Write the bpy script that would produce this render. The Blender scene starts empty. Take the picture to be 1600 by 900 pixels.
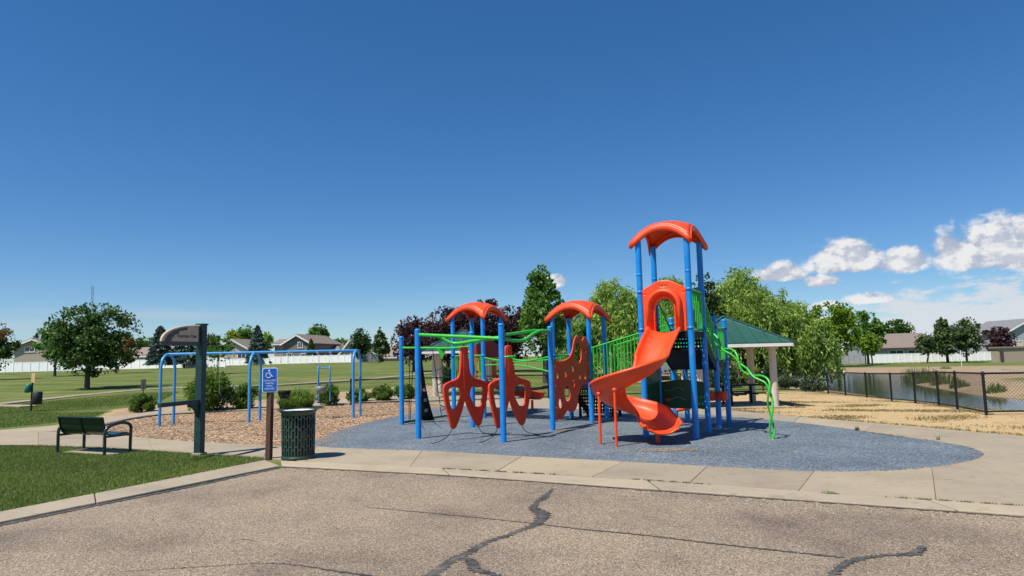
import bpy, math, random
import numpy as np
from mathutils import Vector, Matrix

random.seed(7)
RNG = np.random.default_rng(7)
SC = bpy.context.scene
COL = SC.collection
R = math.radians

# ------------------------------------------------------------------ camera
FPX, CAMH = 1060.0, 1.7              # focal length for a 1600 px wide frame, eye height
PITCH, ROLL = math.atan(107 / 1060), 0.024
CAMROT = Matrix.Rotation(math.pi / 2 + PITCH, 3, 'X') @ Matrix.Rotation(-ROLL, 3, 'Z')
cam_d = bpy.data.cameras.new('camera')
cam = bpy.data.objects.new('camera', cam_d)
COL.objects.link(cam)
cam_d.sensor_width = 36
cam_d.lens = FPX / 1600 * 36
cam_d.clip_start, cam_d.clip_end = 0.1, 3000
cam.matrix_world = Matrix.Translation((0, 0, CAMH)) @ CAMROT.to_4x4()
SC.camera = cam

# ------------------------------------------------------------------ sky, sun, exposure
SUN_EL = R(60)
SUN_AZ = math.atan2(-0.77, -0.64)     # compass angle of the sun from +Y, clockwise
world = bpy.data.worlds.new('World')
SC.world = world
world.use_nodes = True


def ray(px, py):
    return (CAMROT @ Vector(((px - 800) / FPX, -(py - 450) / FPX, -1))).normalized()


def build_sky():
    nt = world.node_tree
    nt.nodes.clear()
    N, L = nt.nodes.new, nt.links.new

    def val(sock, v):
        if isinstance(v, (int, float)):
            sock.default_value = v
        else:
            L(v, sock)

    def m(op, a, b=None, c=None, clamp=False):
        n = N('ShaderNodeMath')
        n.operation = op
        n.use_clamp = clamp
        for i, v in enumerate((a, b, c)):
            if v is not None:
                val(n.inputs[i], v)
        return n.outputs[0]

    out = N('ShaderNodeOutputWorld')
    bg = N('ShaderNodeBackground')
    bg.inputs[1].default_value = 0.1
    L(bg.outputs[0], out.inputs[0])
    sky = N('ShaderNodeTexSky')
    sky.sky_type = 'NISHITA'
    sky.sun_disc = False
    sky.sun_elevation = SUN_EL
    sky.sun_rotation = SUN_AZ
    sky.altitude = 1600
    sky.air_density = 1.0
    sky.dust_density = 0.6
    sky.ozone_density = 2.5
    hs = N('ShaderNodeHueSaturation')
    hs.inputs['Saturation'].default_value = 1.40
    hs.inputs['Value'].default_value = 0.97
    gm = N('ShaderNodeGamma')
    gm.inputs[1].default_value = 0.83      # the camera's tone curve flattens the clear sky
    L(sky.outputs[0], gm.inputs[0])
    L(gm.outputs[0], hs.inputs['Color'])
    wb = N('ShaderNodeMix')                # camera white balance
    wb.data_type = 'RGBA'
    wb.blend_type = 'MULTIPLY'
    wb.inputs[0].default_value = 1.0
    wb.inputs[7].default_value = (0.82, 0.945, 1.07, 1)
    L(hs.outputs[0], wb.inputs[6])
    tc = N('ShaderNodeTexCoord')
    sp = N('ShaderNodeSeparateXYZ')
    L(tc.outputs['Generated'], sp.inputs[0])
    az = m('ARCTAN2', sp.outputs[0], sp.outputs[1])
    el = m('ARCSINE', sp.outputs[2])

    def noise(sx, sy, scale, detail, rough, ox=0.0, oy=0.0, seed=0.0):
        c = N('ShaderNodeCombineXYZ')
        L(m('MULTIPLY_ADD', az, sx, ox), c.inputs[0])
        L(m('MULTIPLY_ADD', el, sy, oy), c.inputs[1])
        c.inputs[2].default_value = seed
        t = N('ShaderNodeTexNoise')
        t.inputs['Scale'].default_value = scale
        t.inputs['Detail'].default_value = detail
        t.inputs['Roughness'].default_value = rough
        L(c.outputs[0], t.inputs['Vector'])
        return t.outputs['Fac']

    def blob(px, py, w, ht, hb):
        # px, py: where the cloud base lies in the photograph; w, ht, hb: half width, height above, depth below
        d = ray(px, py)
        a0, e0 = math.atan2(d.x, d.y), math.asin(d.z)
        k = 1.0 / FPX * 0.86
        dx = m('MULTIPLY', m('SUBTRACT', az, a0), 1 / (w * k))
        de = m('SUBTRACT', el, e0)
        dy = m('MAXIMUM', m('MULTIPLY', de, 1 / (ht * k)), m('MULTIPLY', de, -1 / (hb * k)))
        r2 = m('ADD', m('MULTIPLY', dx, dx), m('MULTIPLY', dy, dy))
        return m('SUBTRACT', 1.0, m('SQRT', r2))

    def field(bl):
        f = None
        for b in bl:
            q = blob(*b)
            f = q if f is None else m('MAXIMUM', f, q)
        return f

    def sstep(x, lo, hi):
        n = N('ShaderNodeMapRange')
        n.interpolation_type = 'SMOOTHSTEP'
        L(x, n.inputs[0])
        n.inputs[1].default_value = lo
        n.inputs[2].default_value = hi
        return n.outputs[0]

    cumulus = [(1222, 434, 46, 30, 9), (1325, 415, 82, 48, 14), (1338, 400, 34, 34, 16), (1285, 442, 34, 18, 10), (1412, 412, 56, 34, 16),
               (1500, 408, 52, 48, 14), (1590, 404, 110, 78, 18), (1720, 400, 120, 110, 22), (1356, 468, 44, 16, 8),
               (1880, 395, 150, 90, 20), (2150, 400, 190, 120, 25), (868, 442, 28, 18, 9), (1292, 478, 26, 12, 6),
               (1240, 482, 20, 10, 6)]
    haze_c = [(1470, 500, 130, 48, 60), (1600, 490, 150, 66, 70), (1850, 490, 220, 80, 70), (1250, 520, 90, 40, 40),
              (1410, 480, 40, 20, 20)]
    n1 = noise(1, 1.25, 25, 9, 0.58)
    n2 = noise(1, 1.25, 25, 9, 0.58, ox=-0.006, oy=0.012)
    f1 = m('ADD', field(cumulus), m('MULTIPLY', m('SUBTRACT', n1, 0.5), 1.55))
    d1 = sstep(f1, 0.02, 0.42)
    n3 = noise(0.75, 1.9, 34, 9, 0.62, seed=4.0)
    f2 = m('ADD', field(haze_c), m('MULTIPLY', m('SUBTRACT', n3, 0.53), 3.4))
    d2 = m('MULTIPLY', sstep(f2, -0.2, 0.55), 0.9)
    # thin streaks low over the left horizon
    cir = [(240, 492, 260, 15, 14), (60, 508, 200, 14, 14), (-250, 495, 260, 20, 16), (610, 520, 60, 8, 8)]
    n4 = noise(0.25, 3.5, 26, 7, 0.55, seed=9.0)
    f3 = m('ADD', field(cir), m('MULTIPLY', m('SUBTRACT', n4, 0.55), 1.6))
    d3 = m('MULTIPLY', sstep(f3, 0.0, 0.9), 0.5)
    relief = m('ADD', 0.45, m('MULTIPLY', m('SUBTRACT', n1, n2), 6.5), clamp=True)
    # cloud bases are greyer than their tops
    top = sstep(f1, 0.1, 0.9)
    lit = m('MULTIPLY', m('ADD', relief, m('MULTIPLY', top, 0.35)), 1.0, clamp=True)
    cc = N('ShaderNodeMix')
    cc.data_type = 'RGBA'
    L(lit, cc.inputs[0])
    cc.inputs[6].default_value = (2.7, 3.15, 4.0, 1)
    cc.inputs[7].default_value = (5.7, 5.7, 5.8, 1)
    mx = wb.outputs[2]
    for d, colr in ((d3, (3.4, 4.0, 4.8, 1)), (d2, (4.75, 4.95, 5.3, 1)), (d1, cc.outputs[2])):
        mm = N('ShaderNodeMix')
        mm.data_type = 'RGBA'
        L(d, mm.inputs[0])
        L(mx, mm.inputs[6])
        if isinstance(colr, tuple):
            mm.inputs[7].default_value = colr
        else:
            L(colr, mm.inputs[7])
        mx = mm.outputs[2]
    L(mx, bg.inputs[0])


build_sky()
sun_d = bpy.data.lights.new('sun', 'SUN')
sun_d.energy = 4.2
sun_d.angle = R(0.53)
sun_d.color = (1.0, 0.95, 0.87)
sun = bpy.data.objects.new('sun', sun_d)
COL.objects.link(sun)
sdir = Vector((-0.77 * math.cos(SUN_EL), -0.64 * math.cos(SUN_EL), math.sin(SUN_EL)))
sun.rotation_euler = sdir.to_track_quat('Z', 'Y').to_euler()
sun.location = (-20, -15, 40)
SC.view_settings.view_transform = 'Standard'
SC.view_settings.look = 'None'
SC.view_settings.exposure = 0.55
SC.view_settings.gamma = 1.0
SC.view_settings.use_curve_mapping = False
SC.render.engine = 'CYCLES'
SC.cycles.max_bounces = 6
SC.cycles.transparent_max_bounces = 8

# ------------------------------------------------------------------ helpers: pixels to places
def G(px, py, z=0.0):
    """the point of the level plane z that the photograph shows at px, py"""
    d = ray(px, py)
    t = (z - CAMH) / d.z
    return Vector((d.x * t, d.y * t, z))


def AT(px, py, y):
    """the point at ground distance y (metres ahead) seen at px, py"""
    d = ray(px, py)
    t = y / d.y
    return Vector((d.x * t, y, CAMH + d.z * t))


def catmull(pts, n=6, closed=False):
    P = [Vector(p) for p in pts]
    out = []
    m = len(P)
    for i in range(m if closed else m - 1):
        if closed:
            a, b, c, d = P[(i - 1) % m], P[i], P[(i + 1) % m], P[(i + 2) % m]
        else:
            a, b, c, d = P[max(i - 1, 0)], P[i], P[i + 1], P[min(i + 2, m - 1)]
        for k in range(n):
            t = k / n
            out.append(0.5 * ((2 * b) + (c - a) * t + (2 * a - 5 * b + 4 * c - d) * t * t + (3 * b - a - 3 * c + d) * t ** 3))
    if not closed:
        out.append(P[-1])
    return out


def inside(poly, x, y):
    """vectorised point in polygon"""
    c = np.zeros(x.shape, bool)
    n = len(poly)
    for i in range(n):
        x1, y1 = poly[i]
        x2, y2 = poly[(i + 1) % n]
        if y1 == y2:
            continue
        c ^= ((y1 > y) != (y2 > y)) & (x < (x2 - x1) * (y - y1) / (y2 - y1) + x1)
    return c


def dist(poly, x, y):
    """distance to the outline of a polygon"""
    best = np.full(x.shape, 1e9)
    n = len(poly)
    for i in range(n):
        x1, y1 = poly[i]
        x2, y2 = poly[(i + 1) % n]
        dx, dy = x2 - x1, y2 - y1
        t = np.clip(((x - x1) * dx + (y - y1) * dy) / (dx * dx + dy * dy + 1e-12), 0, 1)
        best = np.minimum(best, np.hypot(x - x1 - t * dx, y - y1 - t * dy))
    return best


def smooth(a, b, x):
    t = np.clip((x - a) / (b - a), 0, 1)
    return t * t * (3 - 2 * t)


# ------------------------------------------------------------------ helpers: meshes and objects
ORG = {}


class MB:
    """collects shapes in world coordinates; build() links them as one mesh object"""
    def __init__(self):
        self.v, self.f, self.s = [], [], []

    def add(self, vs, fs, smooth_=False):
        o = len(self.v)
        self.v += [tuple(p) for p in vs]
        self.f += [tuple(i + o for i in f) for f in fs]
        self.s += [smooth_] * len(fs)
        return self

    def box(self, c, size, rz=0.0, M=None):
        hx, hy, hz = size[0] / 2, size[1] / 2, size[2] / 2
        q = M if M is not None else Matrix.Rotation(rz, 3, 'Z')
        c = Vector(c)
        vs = [c + q @ Vector((x * hx, y * hy, z * hz)) for x in (-1, 1) for y in (-1, 1) for z in (-1, 1)]
        return self.add(vs, [(0, 1, 3, 2), (4, 6, 7, 5), (0, 4, 5, 1), (2, 3, 7, 6), (0, 2, 6, 4), (1, 5, 7, 3)])

    def bar(self, a, b, w, h, up=(0, 0, 1)):
        """box beam from a to b, w wide, h high"""
        a, b = Vector(a), Vector(b)
        d = (b - a)
        ln = d.length
        d.normalize()
        s = d.cross(Vector(up))
        if s.length < 1e-4:
            s = d.cross(Vector((1, 0, 0)))
        s.normalize()
        u = s.cross(d)
        M = Matrix((s, d, u)).transposed()
        return self.box((a + b) / 2, (w, ln, h), M=M)

    def tube(self, pts, r, n=10, cap=True):
        P = [Vector(p) for p in pts]
        m = len(P)
        rs = list(r) if isinstance(r, (list, tuple)) else [r] * m
        T = [(P[min(i + 1, m - 1)] - P[max(i - 1, 0)]).normalized() for i in range(m)]
        ref = Vector((0, 0, 1)) if abs(T[0].z) < 0.9 else Vector((1, 0, 0))
        s = T[0].cross(ref).normalized()
        vs, fs = [], []
        for i in range(m):
            s = (s - T[i] * s.dot(T[i]))
            s.normalize()
            u = T[i].cross(s)
            for k in range(n):
                a = 2 * math.pi * k / n
                vs.append(P[i] + (s * math.cos(a) + u * math.sin(a)) * rs[i])
        for i in range(m - 1):
            for k in range(n):
                k2 = (k + 1) % n
                fs.append((i * n + k, i * n + k2, (i + 1) * n + k2, (i + 1) * n + k))
        self.add(vs, fs, True)
        if cap:
            self.add(vs[:n], [tuple(range(n))[::-1]])
            self.add(vs[-n:], [tuple(range(n))])
        return self

    def lathe(self, c, prof, n=20, sm=True):
        """prof: list of (radius, z)"""
        vs, fs = [], []
        for r, z in prof:
            for k in range(n):
                a = 2 * math.pi * k / n
                vs.append((c[0] + r * math.cos(a), c[1] + r * math.sin(a), c[2] + z))
        for i in range(len(prof) - 1):
            for k in range(n):
                k2 = (k + 1) % n
                fs.append((i * n + k, i * n + k2, (i + 1) * n + k2, (i + 1) * n + k))
        return self.add(vs, fs, sm)

    def prism(self, poly, z0, z1):
        """vertical prism over a plan polygon"""
        n = len(poly)
        a = sum(poly[i][0] * poly[(i + 1) % n][1] - poly[(i + 1) % n][0] * poly[i][1] for i in range(n))
        if a < 0:
            poly = list(poly)[::-1]
        vs = [(p[0], p[1], z0) for p in poly] + [(p[0], p[1], z1) for p in poly]
        fs = [tuple(range(n))[::-1], tuple(range(n, 2 * n))]
        fs += [(i, (i + 1) % n, n + (i + 1) % n, n + i) for i in range(n)]
        return self.add(vs, fs)

    def sweep(self, secs, closed=False, cap=False, sm=True):
        """skin through sections (lists of points of equal length)"""
        n = len(secs[0])
        vs = [p for s in secs for p in s]
        fs = []
        for i in range(len(secs) - 1):
            for k in range(n if closed else n - 1):
                k2 = (k + 1) % n
                fs.append((i * n + k, i * n + k2, (i + 1) * n + k2, (i + 1) * n + k))
        self.add(vs, fs, sm)
        if cap:
            self.add(secs[0], [tuple(range(n))[::-1]])
            self.add(secs[-1], [tuple(range(n))])
        return self

    def build(self, name, mat, parent=None, bevel=0.0, solid=0.0, subsurf=0):
        me = bpy.data.meshes.new(name)
        me.from_pydata(self.v, [], self.f)
        me.polygons.foreach_set('use_smooth', self.s)
        me.update()
        return finish(name, me, mat, parent, bevel, solid, subsurf)


def finish(name, me, mat, parent=None, bevel=0.0, solid=0.0, subsurf=0, world_coords=True):
    o = bpy.data.objects.new(name, me)
    COL.objects.link(o)
    if mat is not None:
        me.materials.append(mat)
    if parent is not None:
        o.parent = parent
        org = ORG.get(parent.name, Vector((0, 0, 0)))
        if world_coords and org.length > 0:
            me.transform(Matrix.Translation(-org))
        ORG[o.name] = org
    else:
        # a thing that is one mesh: put its origin at its base
        co = np.empty(len(me.vertices) * 3)
        me.vertices.foreach_get('co', co)
        co = co.reshape(-1, 3)
        c = Vector(((co[:, 0].min() + co[:, 0].max()) / 2, (co[:, 1].min() + co[:, 1].max()) / 2, co[:, 2].min()))
        me.transform(Matrix.Translation(-c))
        o.location = c
        ORG[o.name] = c
    if solid:
        md = o.modifiers.new('solid', 'SOLIDIFY')
        md.thickness = solid
        md.offset = 0
    if bevel:
        md = o.modifiers.new('bevel', 'BEVEL')
        md.width = bevel
        md.segments = 2
        md.limit_method = 'ANGLE'
    if subsurf:
        md = o.modifiers.new('sub', 'SUBSURF')
        md.levels = md.render_levels = subsurf
    return o


def tag(o, label=None, cat=None, group=None, kind=None):
    if label:
        o['label'] = label
    if cat:
        o['category'] = cat
    if group:
        o['group'] = group
    if kind:
        o['kind'] = kind
    return o


def thing(name, label, cat, loc, group=None):
    o = bpy.data.objects.new(name, None)
    COL.objects.link(o)
    o.empty_display_size = 0.2
    o.location = loc
    ORG[o.name] = Vector(loc)
    return tag(o, label, cat, group)


def plate(name, outer, holes, thick, org, ux, uy, mat, parent=None, bevel=0.008, collect=None):
    """flat plate with holes: 2D outlines in the plane (ux, uy) through org"""
    cu = bpy.data.curves.new('tmp', 'CURVE')
    cu.dimensions = '2D'
    cu.fill_mode = 'BOTH'
    cu.extrude = max(thick / 2 - bevel, 0.001)
    cu.bevel_depth = bevel
    cu.bevel_resolution = 1
    for pts in [outer] + list(holes):
        sp = cu.splines.new('POLY')
        sp.points.add(len(pts) - 1)
        for p, q in zip(sp.points, pts):
            p.co = (q[0], q[1], 0, 1)
        sp.use_cyclic_u = True
    ob = bpy.data.objects.new('tmp', cu)
    me = bpy.data.meshes.new_from_object(ob)
    bpy.data.objects.remove(ob)
    bpy.data.curves.remove(cu)
    ux, uy = Vector(ux).normalized(), Vector(uy).normalized()
    M = Matrix((ux, uy, ux.cross(uy))).transposed().to_4x4()
    M.translation = Vector(org)
    me.transform(M)
    me.name = name
    return finish(name, me, mat, parent)


def lettering(name, text, size, org, ux, uy, mat, parent=None, align='CENTER', depth=0.002, sx=1.0):
    cu = bpy.data.curves.new('tmp', 'FONT')
    cu.body = text
    cu.size = size
    cu.align_x = align
    cu.align_y = 'CENTER'
    cu.extrude = depth
    ob = bpy.data.objects.new('tmp', cu)
    me = bpy.data.meshes.new_from_object(ob)
    bpy.data.objects.remove(ob)
    bpy.data.curves.remove(cu)
    ux, uy = Vector(ux).normalized(), Vector(uy).normalized()
    M = Matrix((ux * sx, uy, ux.cross(uy))).transposed().to_4x4()
    M.translation = Vector(org)
    me.transform(M)
    return finish(name, me, mat, parent)


def ellipse(cx, cy, rx, ry, n=18, rot=0.0):
    out = []
    for k in range(n):
        a = 2 * math.pi * k / n
        x, y = rx * math.cos(a), ry * math.sin(a)
        out.append((cx + x * math.cos(rot) - y * math.sin(rot), cy + x * math.sin(rot) + y * math.cos(rot)))
    return out


def faces_mesh(name, V, k, mat, parent=None):
    """V: (n*k, 3) corners of n separate k-gons"""
    n = len(V) // k
    me = bpy.data.meshes.new(name)
    me.vertices.add(n * k)
    me.vertices.foreach_set('co', np.ascontiguousarray(V, dtype=np.float32).ravel())
    me.loops.add(n * k)
    me.loops.foreach_set('vertex_index', np.arange(n * k, dtype=np.int32))
    me.polygons.add(n)
    me.polygons.foreach_set('loop_start', np.arange(0, n * k, k, dtype=np.int32))
    me.polygons.foreach_set('loop_total', np.full(n, k, dtype=np.int32))
    me.update(calc_edges=True)
    me.validate()
    return finish(name, me, mat, parent)


# ------------------------------------------------------------------ materials
def new_mat(name):
    mt = bpy.data.materials.new(name)
    mt.use_nodes = True
    nt = mt.node_tree
    return mt, nt, nt.nodes['Principled BSDF']


def node_noise(nt, scale, detail=4, rough=0.55, coord='Object', stretch=None):
    tc = nt.nodes.new('ShaderNodeTexCoord')
    t = nt.nodes.new('ShaderNodeTexNoise')
    t.inputs['Scale'].default_value = scale
    t.inputs['Detail'].default_value = detail
    t.inputs['Roughness'].default_value = rough
    src = tc.outputs[coord]
    if stretch:
        mp = nt.nodes.new('ShaderNodeMapping')
        mp.inputs['Scale'].default_value = stretch
        nt.links.new(src, mp.inputs[0])
        src = mp.outputs[0]
    nt.links.new(src, t.inputs['Vector'])
    return t.outputs['Fac']


def node_ramp(nt, fac, stops):
    r = nt.nodes.new('ShaderNodeValToRGB')
    e = r.color_ramp.elements
    while len(e) < len(stops):
        e.new(0.5)
    for el, (p, c) in zip(e, stops):
        el.position = p
        el.color = (c[0], c[1], c[2], 1)
    nt.links.new(fac, r.inputs[0])
    return r.outputs[0]


def node_mix(nt, fac, a, b, mode='MIX'):
    n = nt.nodes.new('ShaderNodeMix')
    n.data_type = 'RGBA'
    n.blend_type = mode
    for s, v in ((n.inputs[0], fac), (n.inputs[6], a), (n.inputs[7], b)):
        if isinstance(v, (int, float)):
            s.default_value = v
        elif isinstance(v, tuple):
            s.default_value = (v[0], v[1], v[2], 1)
        else:
            nt.links.new(v, s)
    return n.outputs[2]


def node_bump(nt, bsdf, h, strength, distance):
    b = nt.nodes.new('ShaderNodeBump')
    b.inputs['Strength'].default_value = strength
    b.inputs['Distance'].default_value = distance
    nt.links.new(h, b.inputs['Height'])
    nt.links.new(b.outputs[0], bsdf.inputs['Normal'])


def pm(name, col, rough=0.5, var=0.12, scale=6.0, bump=0.0, bscale=60.0, metal=0.0, coat=0.0, spec=0.5, dust=0.0):
    """painted, moulded or coated surface: base colour with uneven fading and a fine grain"""
    mt, nt, b = new_mat(name)
    f = node_noise(nt, scale, 5, 0.6)
    lo = tuple(c * (1 - var) for c in col)
    hi = tuple(min(1, c * (1 + var)) for c in col)
    c = node_ramp(nt, f, [(0.3, lo), (0.7, hi)])
    if dust:
        d = node_ramp(nt, node_noise(nt, 2.6, 8, 0.72), [(0.52, (0, 0, 0)), (0.74, (dust, dust, dust))])
        c = node_mix(nt, d, c, (0.42, 0.36, 0.29))
        sc = node_ramp(nt, node_noise(nt, 30, 6, 0.75, stretch=(1, 1, 0.25)), [(0.60, (0, 0, 0)), (0.72, (dust * 1.3, dust * 1.3, dust * 1.3))])
        c = node_mix(nt, sc, c, tuple(0.55 * x + 0.18 for x in col))
    nt.links.new(c, b.inputs['Base Color'])
    b.inputs['Metallic'].default_value = metal
    b.inputs['Specular IOR Level'].default_value = spec
    b.inputs['Coat Weight'].default_value = coat
    rr = nt.nodes.new('ShaderNodeMapRange')
    rr.inputs[3].default_value = max(0.05, rough - 0.08)
    rr.inputs[4].default_value = min(1, rough + 0.1)
    nt.links.new(f, rr.inputs[0])
    nt.links.new(rr.outputs[0], b.inputs['Roughness'])
    if bump:
        node_bump(nt, b, node_noise(nt, bscale, 3), bump, 0.01)
    return mt


def leaf_mat(name, cols, trans=0.35, rough=0.5):
    """leaves: each leaf its own tint, some light through the blade"""
    mt, nt, b = new_mat(name)
    g = nt.nodes.new('ShaderNodeNewGeometry')
    n = len(cols)
    c = node_ramp(nt, g.outputs['Random Per Island'], [(i / max(1, n - 1), cc) for i, cc in enumerate(cols)])
    big = node_noise(nt, 0.45, 2)
    c = node_mix(nt, 1.0, c, node_ramp(nt, big, [(0.3, (0.8, 0.84, 0.8)), (0.7, (1.2, 1.16, 1.0))]), 'MULTIPLY')
    nt.links.new(c, b.inputs['Base Color'])
    b.inputs['Roughness'].default_value = rough
    b.inputs['Specular IOR Level'].default_value = 0.3
    t = nt.nodes.new('ShaderNodeBsdfTranslucent')
    nt.links.new(c, t.inputs[0])
    ms = nt.nodes.new('ShaderNodeMixShader')
    ms.inputs[0].default_value = trans
    nt.links.new(b.outputs[0], ms.inputs[1])
    nt.links.new(t.outputs[0], ms.inputs[2])
    nt.links.new(ms.outputs[0], nt.nodes['Material Output'].inputs[0])
    return mt

# ------------------------------------------------------------------ ground materials
def mat_asphalt():
    mt, nt, b = new_mat('chip_seal_asphalt')
    tc = nt.nodes.new('ShaderNodeTexCoord')
    v = nt.nodes.new('ShaderNodeTexVoronoi')
    v.inputs['Scale'].default_value = 88
    nt.links.new(tc.outputs['Object'], v.inputs['Vector'])
    sp = nt.nodes.new('ShaderNodeSeparateColor')
    nt.links.new(v.outputs['Color'], sp.inputs[0])
    stone = node_ramp(nt, sp.outputs[0], [(0.0, (0.16, 0.122, 0.092)), (0.25, (0.275, 0.212, 0.142)), (0.6, (0.375, 0.294, 0.198)),
                                          (0.9, (0.44, 0.362, 0.258)), (1.0, (0.60, 0.53, 0.42))])
    gap = node_ramp(nt, v.outputs['Distance'], [(0.35, (1, 1, 1)), (0.8, (0.5, 0.48, 0.48))])
    c = node_mix(nt, 1.0, stone, gap, 'MULTIPLY')
    stain = node_ramp(nt, node_noise(nt, 0.42, 5, 0.62), [(0.34, (0.60, 0.585, 0.60)), (0.47, (0.88, 0.86, 0.86)), (0.56, (1.0, 0.98, 0.96)), (0.72, (1.14, 1.09, 1.02))])
    c = node_mix(nt, 1.0, c, stain, 'MULTIPLY')
    blot = node_ramp(nt, node_noise(nt, 1.7, 3, 0.5), [(0.3, (0.80, 0.80, 0.82)), (0.42, (1, 1, 1))])
    c = node_mix(nt, 0.8, c, blot, 'MULTIPLY')
    nt.links.new(c, b.inputs['Base Color'])
    b.inputs['Roughness'].default_value = 0.85
    node_bump(nt, b, v.outputs['Distance'], 0.6, 0.012)
    return mt


def mat_concrete(name, col=(0.325, 0.272, 0.188)):
    mt, nt, b = new_mat(name)
    big = node_noise(nt, 0.9, 6, 0.65)
    c = node_ramp(nt, big, [(0.3, tuple(x * 0.82 for x in col)), (0.5, col), (0.75, tuple(x * 1.1 for x in col))])
    brush = node_noise(nt, 30, 4, 0.6, stretch=(0.25, 2.2, 1))
    c = node_mix(nt, 0.35, c, node_ramp(nt, brush, [(0.3, (0.72, 0.72, 0.72)), (0.7, (1.15, 1.15, 1.15))]), 'MULTIPLY')
    spot = node_ramp(nt, node_noise(nt, 4.5, 4, 0.7), [(0.30, (0.66, 0.64, 0.62)), (0.43, (1, 1, 1))])
    c = node_mix(nt, 0.7, c, spot, 'MULTIPLY')
    oi = nt.nodes.new('ShaderNodeObjectInfo')
    tint = node_ramp(nt, oi.outputs['Random'], [(0, (0.88, 0.88, 0.90)), (1, (1.08, 1.06, 1.03))])
    c = node_mix(nt, 1.0, c, tint, 'MULTIPLY')
    nt.links.new(c, b.inputs['Base Color'])
    b.inputs['Roughness'].default_value = 0.88
    node_bump(nt, b, node_noise(nt, 90, 3), 0.25, 0.005)
    return mt


def mat_rubber():
    mt, nt, b = new_mat('poured_rubber')
    tc = nt.nodes.new('ShaderNodeTexCoord')
    v = nt.nodes.new('ShaderNodeTexVoronoi')
    v.inputs['Scale'].default_value = 52
    nt.links.new(tc.outputs['Object'], v.inputs['Vector'])
    sp = nt.nodes.new('ShaderNodeSeparateColor')
    nt.links.new(v.outputs['Color'], sp.inputs[0])
    c = node_ramp(nt, sp.outputs[0], [(0.0, (0.035, 0.045, 0.056)), (0.3, (0.085, 0.112, 0.142)), (0.7, (0.13, 0.163, 0.195)), (1.0, (0.26, 0.295, 0.31))])
    worn = node_ramp(nt, node_noise(nt, 0.7, 5, 0.6), [(0.32, (0.74, 0.76, 0.78)), (0.7, (1.2, 1.17, 1.12))])
    c = node_mix(nt, 1.0, c, worn, 'MULTIPLY')
    dust = node_ramp(nt, node_noise(nt, 2.2, 5, 0.7), [(0.56, (0, 0, 0)), (0.76, (0.42, 0.42, 0.42))])
    c = node_mix(nt, dust, c, (0.30, 0.25, 0.19))
    nt.links.new(c, b.inputs['Base Color'])
    b.inputs['Roughness'].default_value = 0.8
    node_bump(nt, b, v.outputs['Distance'], 0.5, 0.01)
    return mt


def mat_ground():
    """lawn, turning to dry straw-coloured turf where the attribute dry says so"""
    mt, nt, b = new_mat('turf')
    fine = node_noise(nt, 14, 6, 0.7)
    mid = node_noise(nt, 0.55, 5, 0.62)
    streak = node_noise(nt, 0.35, 4, 0.6, stretch=(0.35, 1.6, 1))
    green = node_ramp(nt, fine, [(0.25, (0.040, 0.068, 0.014)), (0.5, (0.078, 0.120, 0.026)), (0.8, (0.130, 0.172, 0.046))])
    straw = node_ramp(nt, fine, [(0.25, (0.125, 0.125, 0.042)), (0.75, (0.27, 0.235, 0.10))])
    k1 = node_ramp(nt, streak, [(0.42, (0, 0, 0)), (0.68, (0.85, 0.85, 0.85))])
    c = node_mix(nt, k1, green, straw)
    tone = node_ramp(nt, mid, [(0.3, (0.80, 0.84, 0.76)), (0.7, (1.38, 1.30, 1.2))])
    c = node_mix(nt, 1.0, c, tone, 'MULTIPLY')
    at = nt.nodes.new('ShaderNodeAttribute')
    at.attribute_name = 'dry'
    dry = node_ramp(nt, node_noise(nt, 9, 6, 0.7), [(0.25, (0.34, 0.232, 0.115)), (0.5, (0.46, 0.325, 0.165)), (0.8, (0.54, 0.40, 0.225))])
    tuft = node_ramp(nt, node_noise(nt, 1.6, 6, 0.68, stretch=(0.7, 1.5, 1)), [(0.555, (0, 0, 0)), (0.66, (0.8, 0.8, 0.8))])
    olive = node_ramp(nt, fine, [(0.25, (0.075, 0.085, 0.028)), (0.75, (0.20, 0.20, 0.08))])
    dry = node_mix(nt, tuft, dry, olive)
    ad = nt.nodes.new('ShaderNodeMath')
    ad.operation = 'MULTIPLY_ADD'
    ad.inputs[1].default_value = 0.5
    nt.links.new(mid, ad.inputs[0])
    nt.links.new(at.outputs['Fac'], ad.inputs[2])
    edge = nt.nodes.new('ShaderNodeMapRange')
    edge.interpolation_type = 'SMOOTHSTEP'
    edge.inputs[1].default_value = 0.62
    edge.inputs[2].default_value = 0.86
    nt.links.new(ad.outputs[0], edge.inputs[0])
    c = node_mix(nt, edge.outputs[0], c, dry)
    at2 = nt.nodes.new('ShaderNodeAttribute')
    at2.attribute_name = 'clay'
    clay = node_ramp(nt, node_noise(nt, 0.8, 6, 0.7), [(0.3, (0.26, 0.175, 0.115)), (0.7, (0.42, 0.30, 0.20))])
    c = node_mix(nt, at2.outputs['Fac'], c, clay)
    nt.links.new(c, b.inputs['Base Color'])
    b.inputs['Roughness'].default_value = 0.95
    b.inputs['Specular IOR Level'].default_value = 0.15
    node_bump(nt, b, fine, 0.8, 0.03)
    return mt


def mat_water():
    mt, nt, b = new_mat('pond_water')
    b.inputs['Base Color'].default_value = (0.030, 0.042, 0.024, 1)
    b.inputs['Roughness'].default_value = 0.06
    b.inputs['IOR'].default_value = 1.33
    b.inputs['Specular IOR Level'].default_value = 0.55
    node_bump(nt, b, node_noise(nt, 2.2, 4, 0.6, stretch=(0.5, 1.6, 1)), 0.12, 0.05)
    return mt


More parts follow.
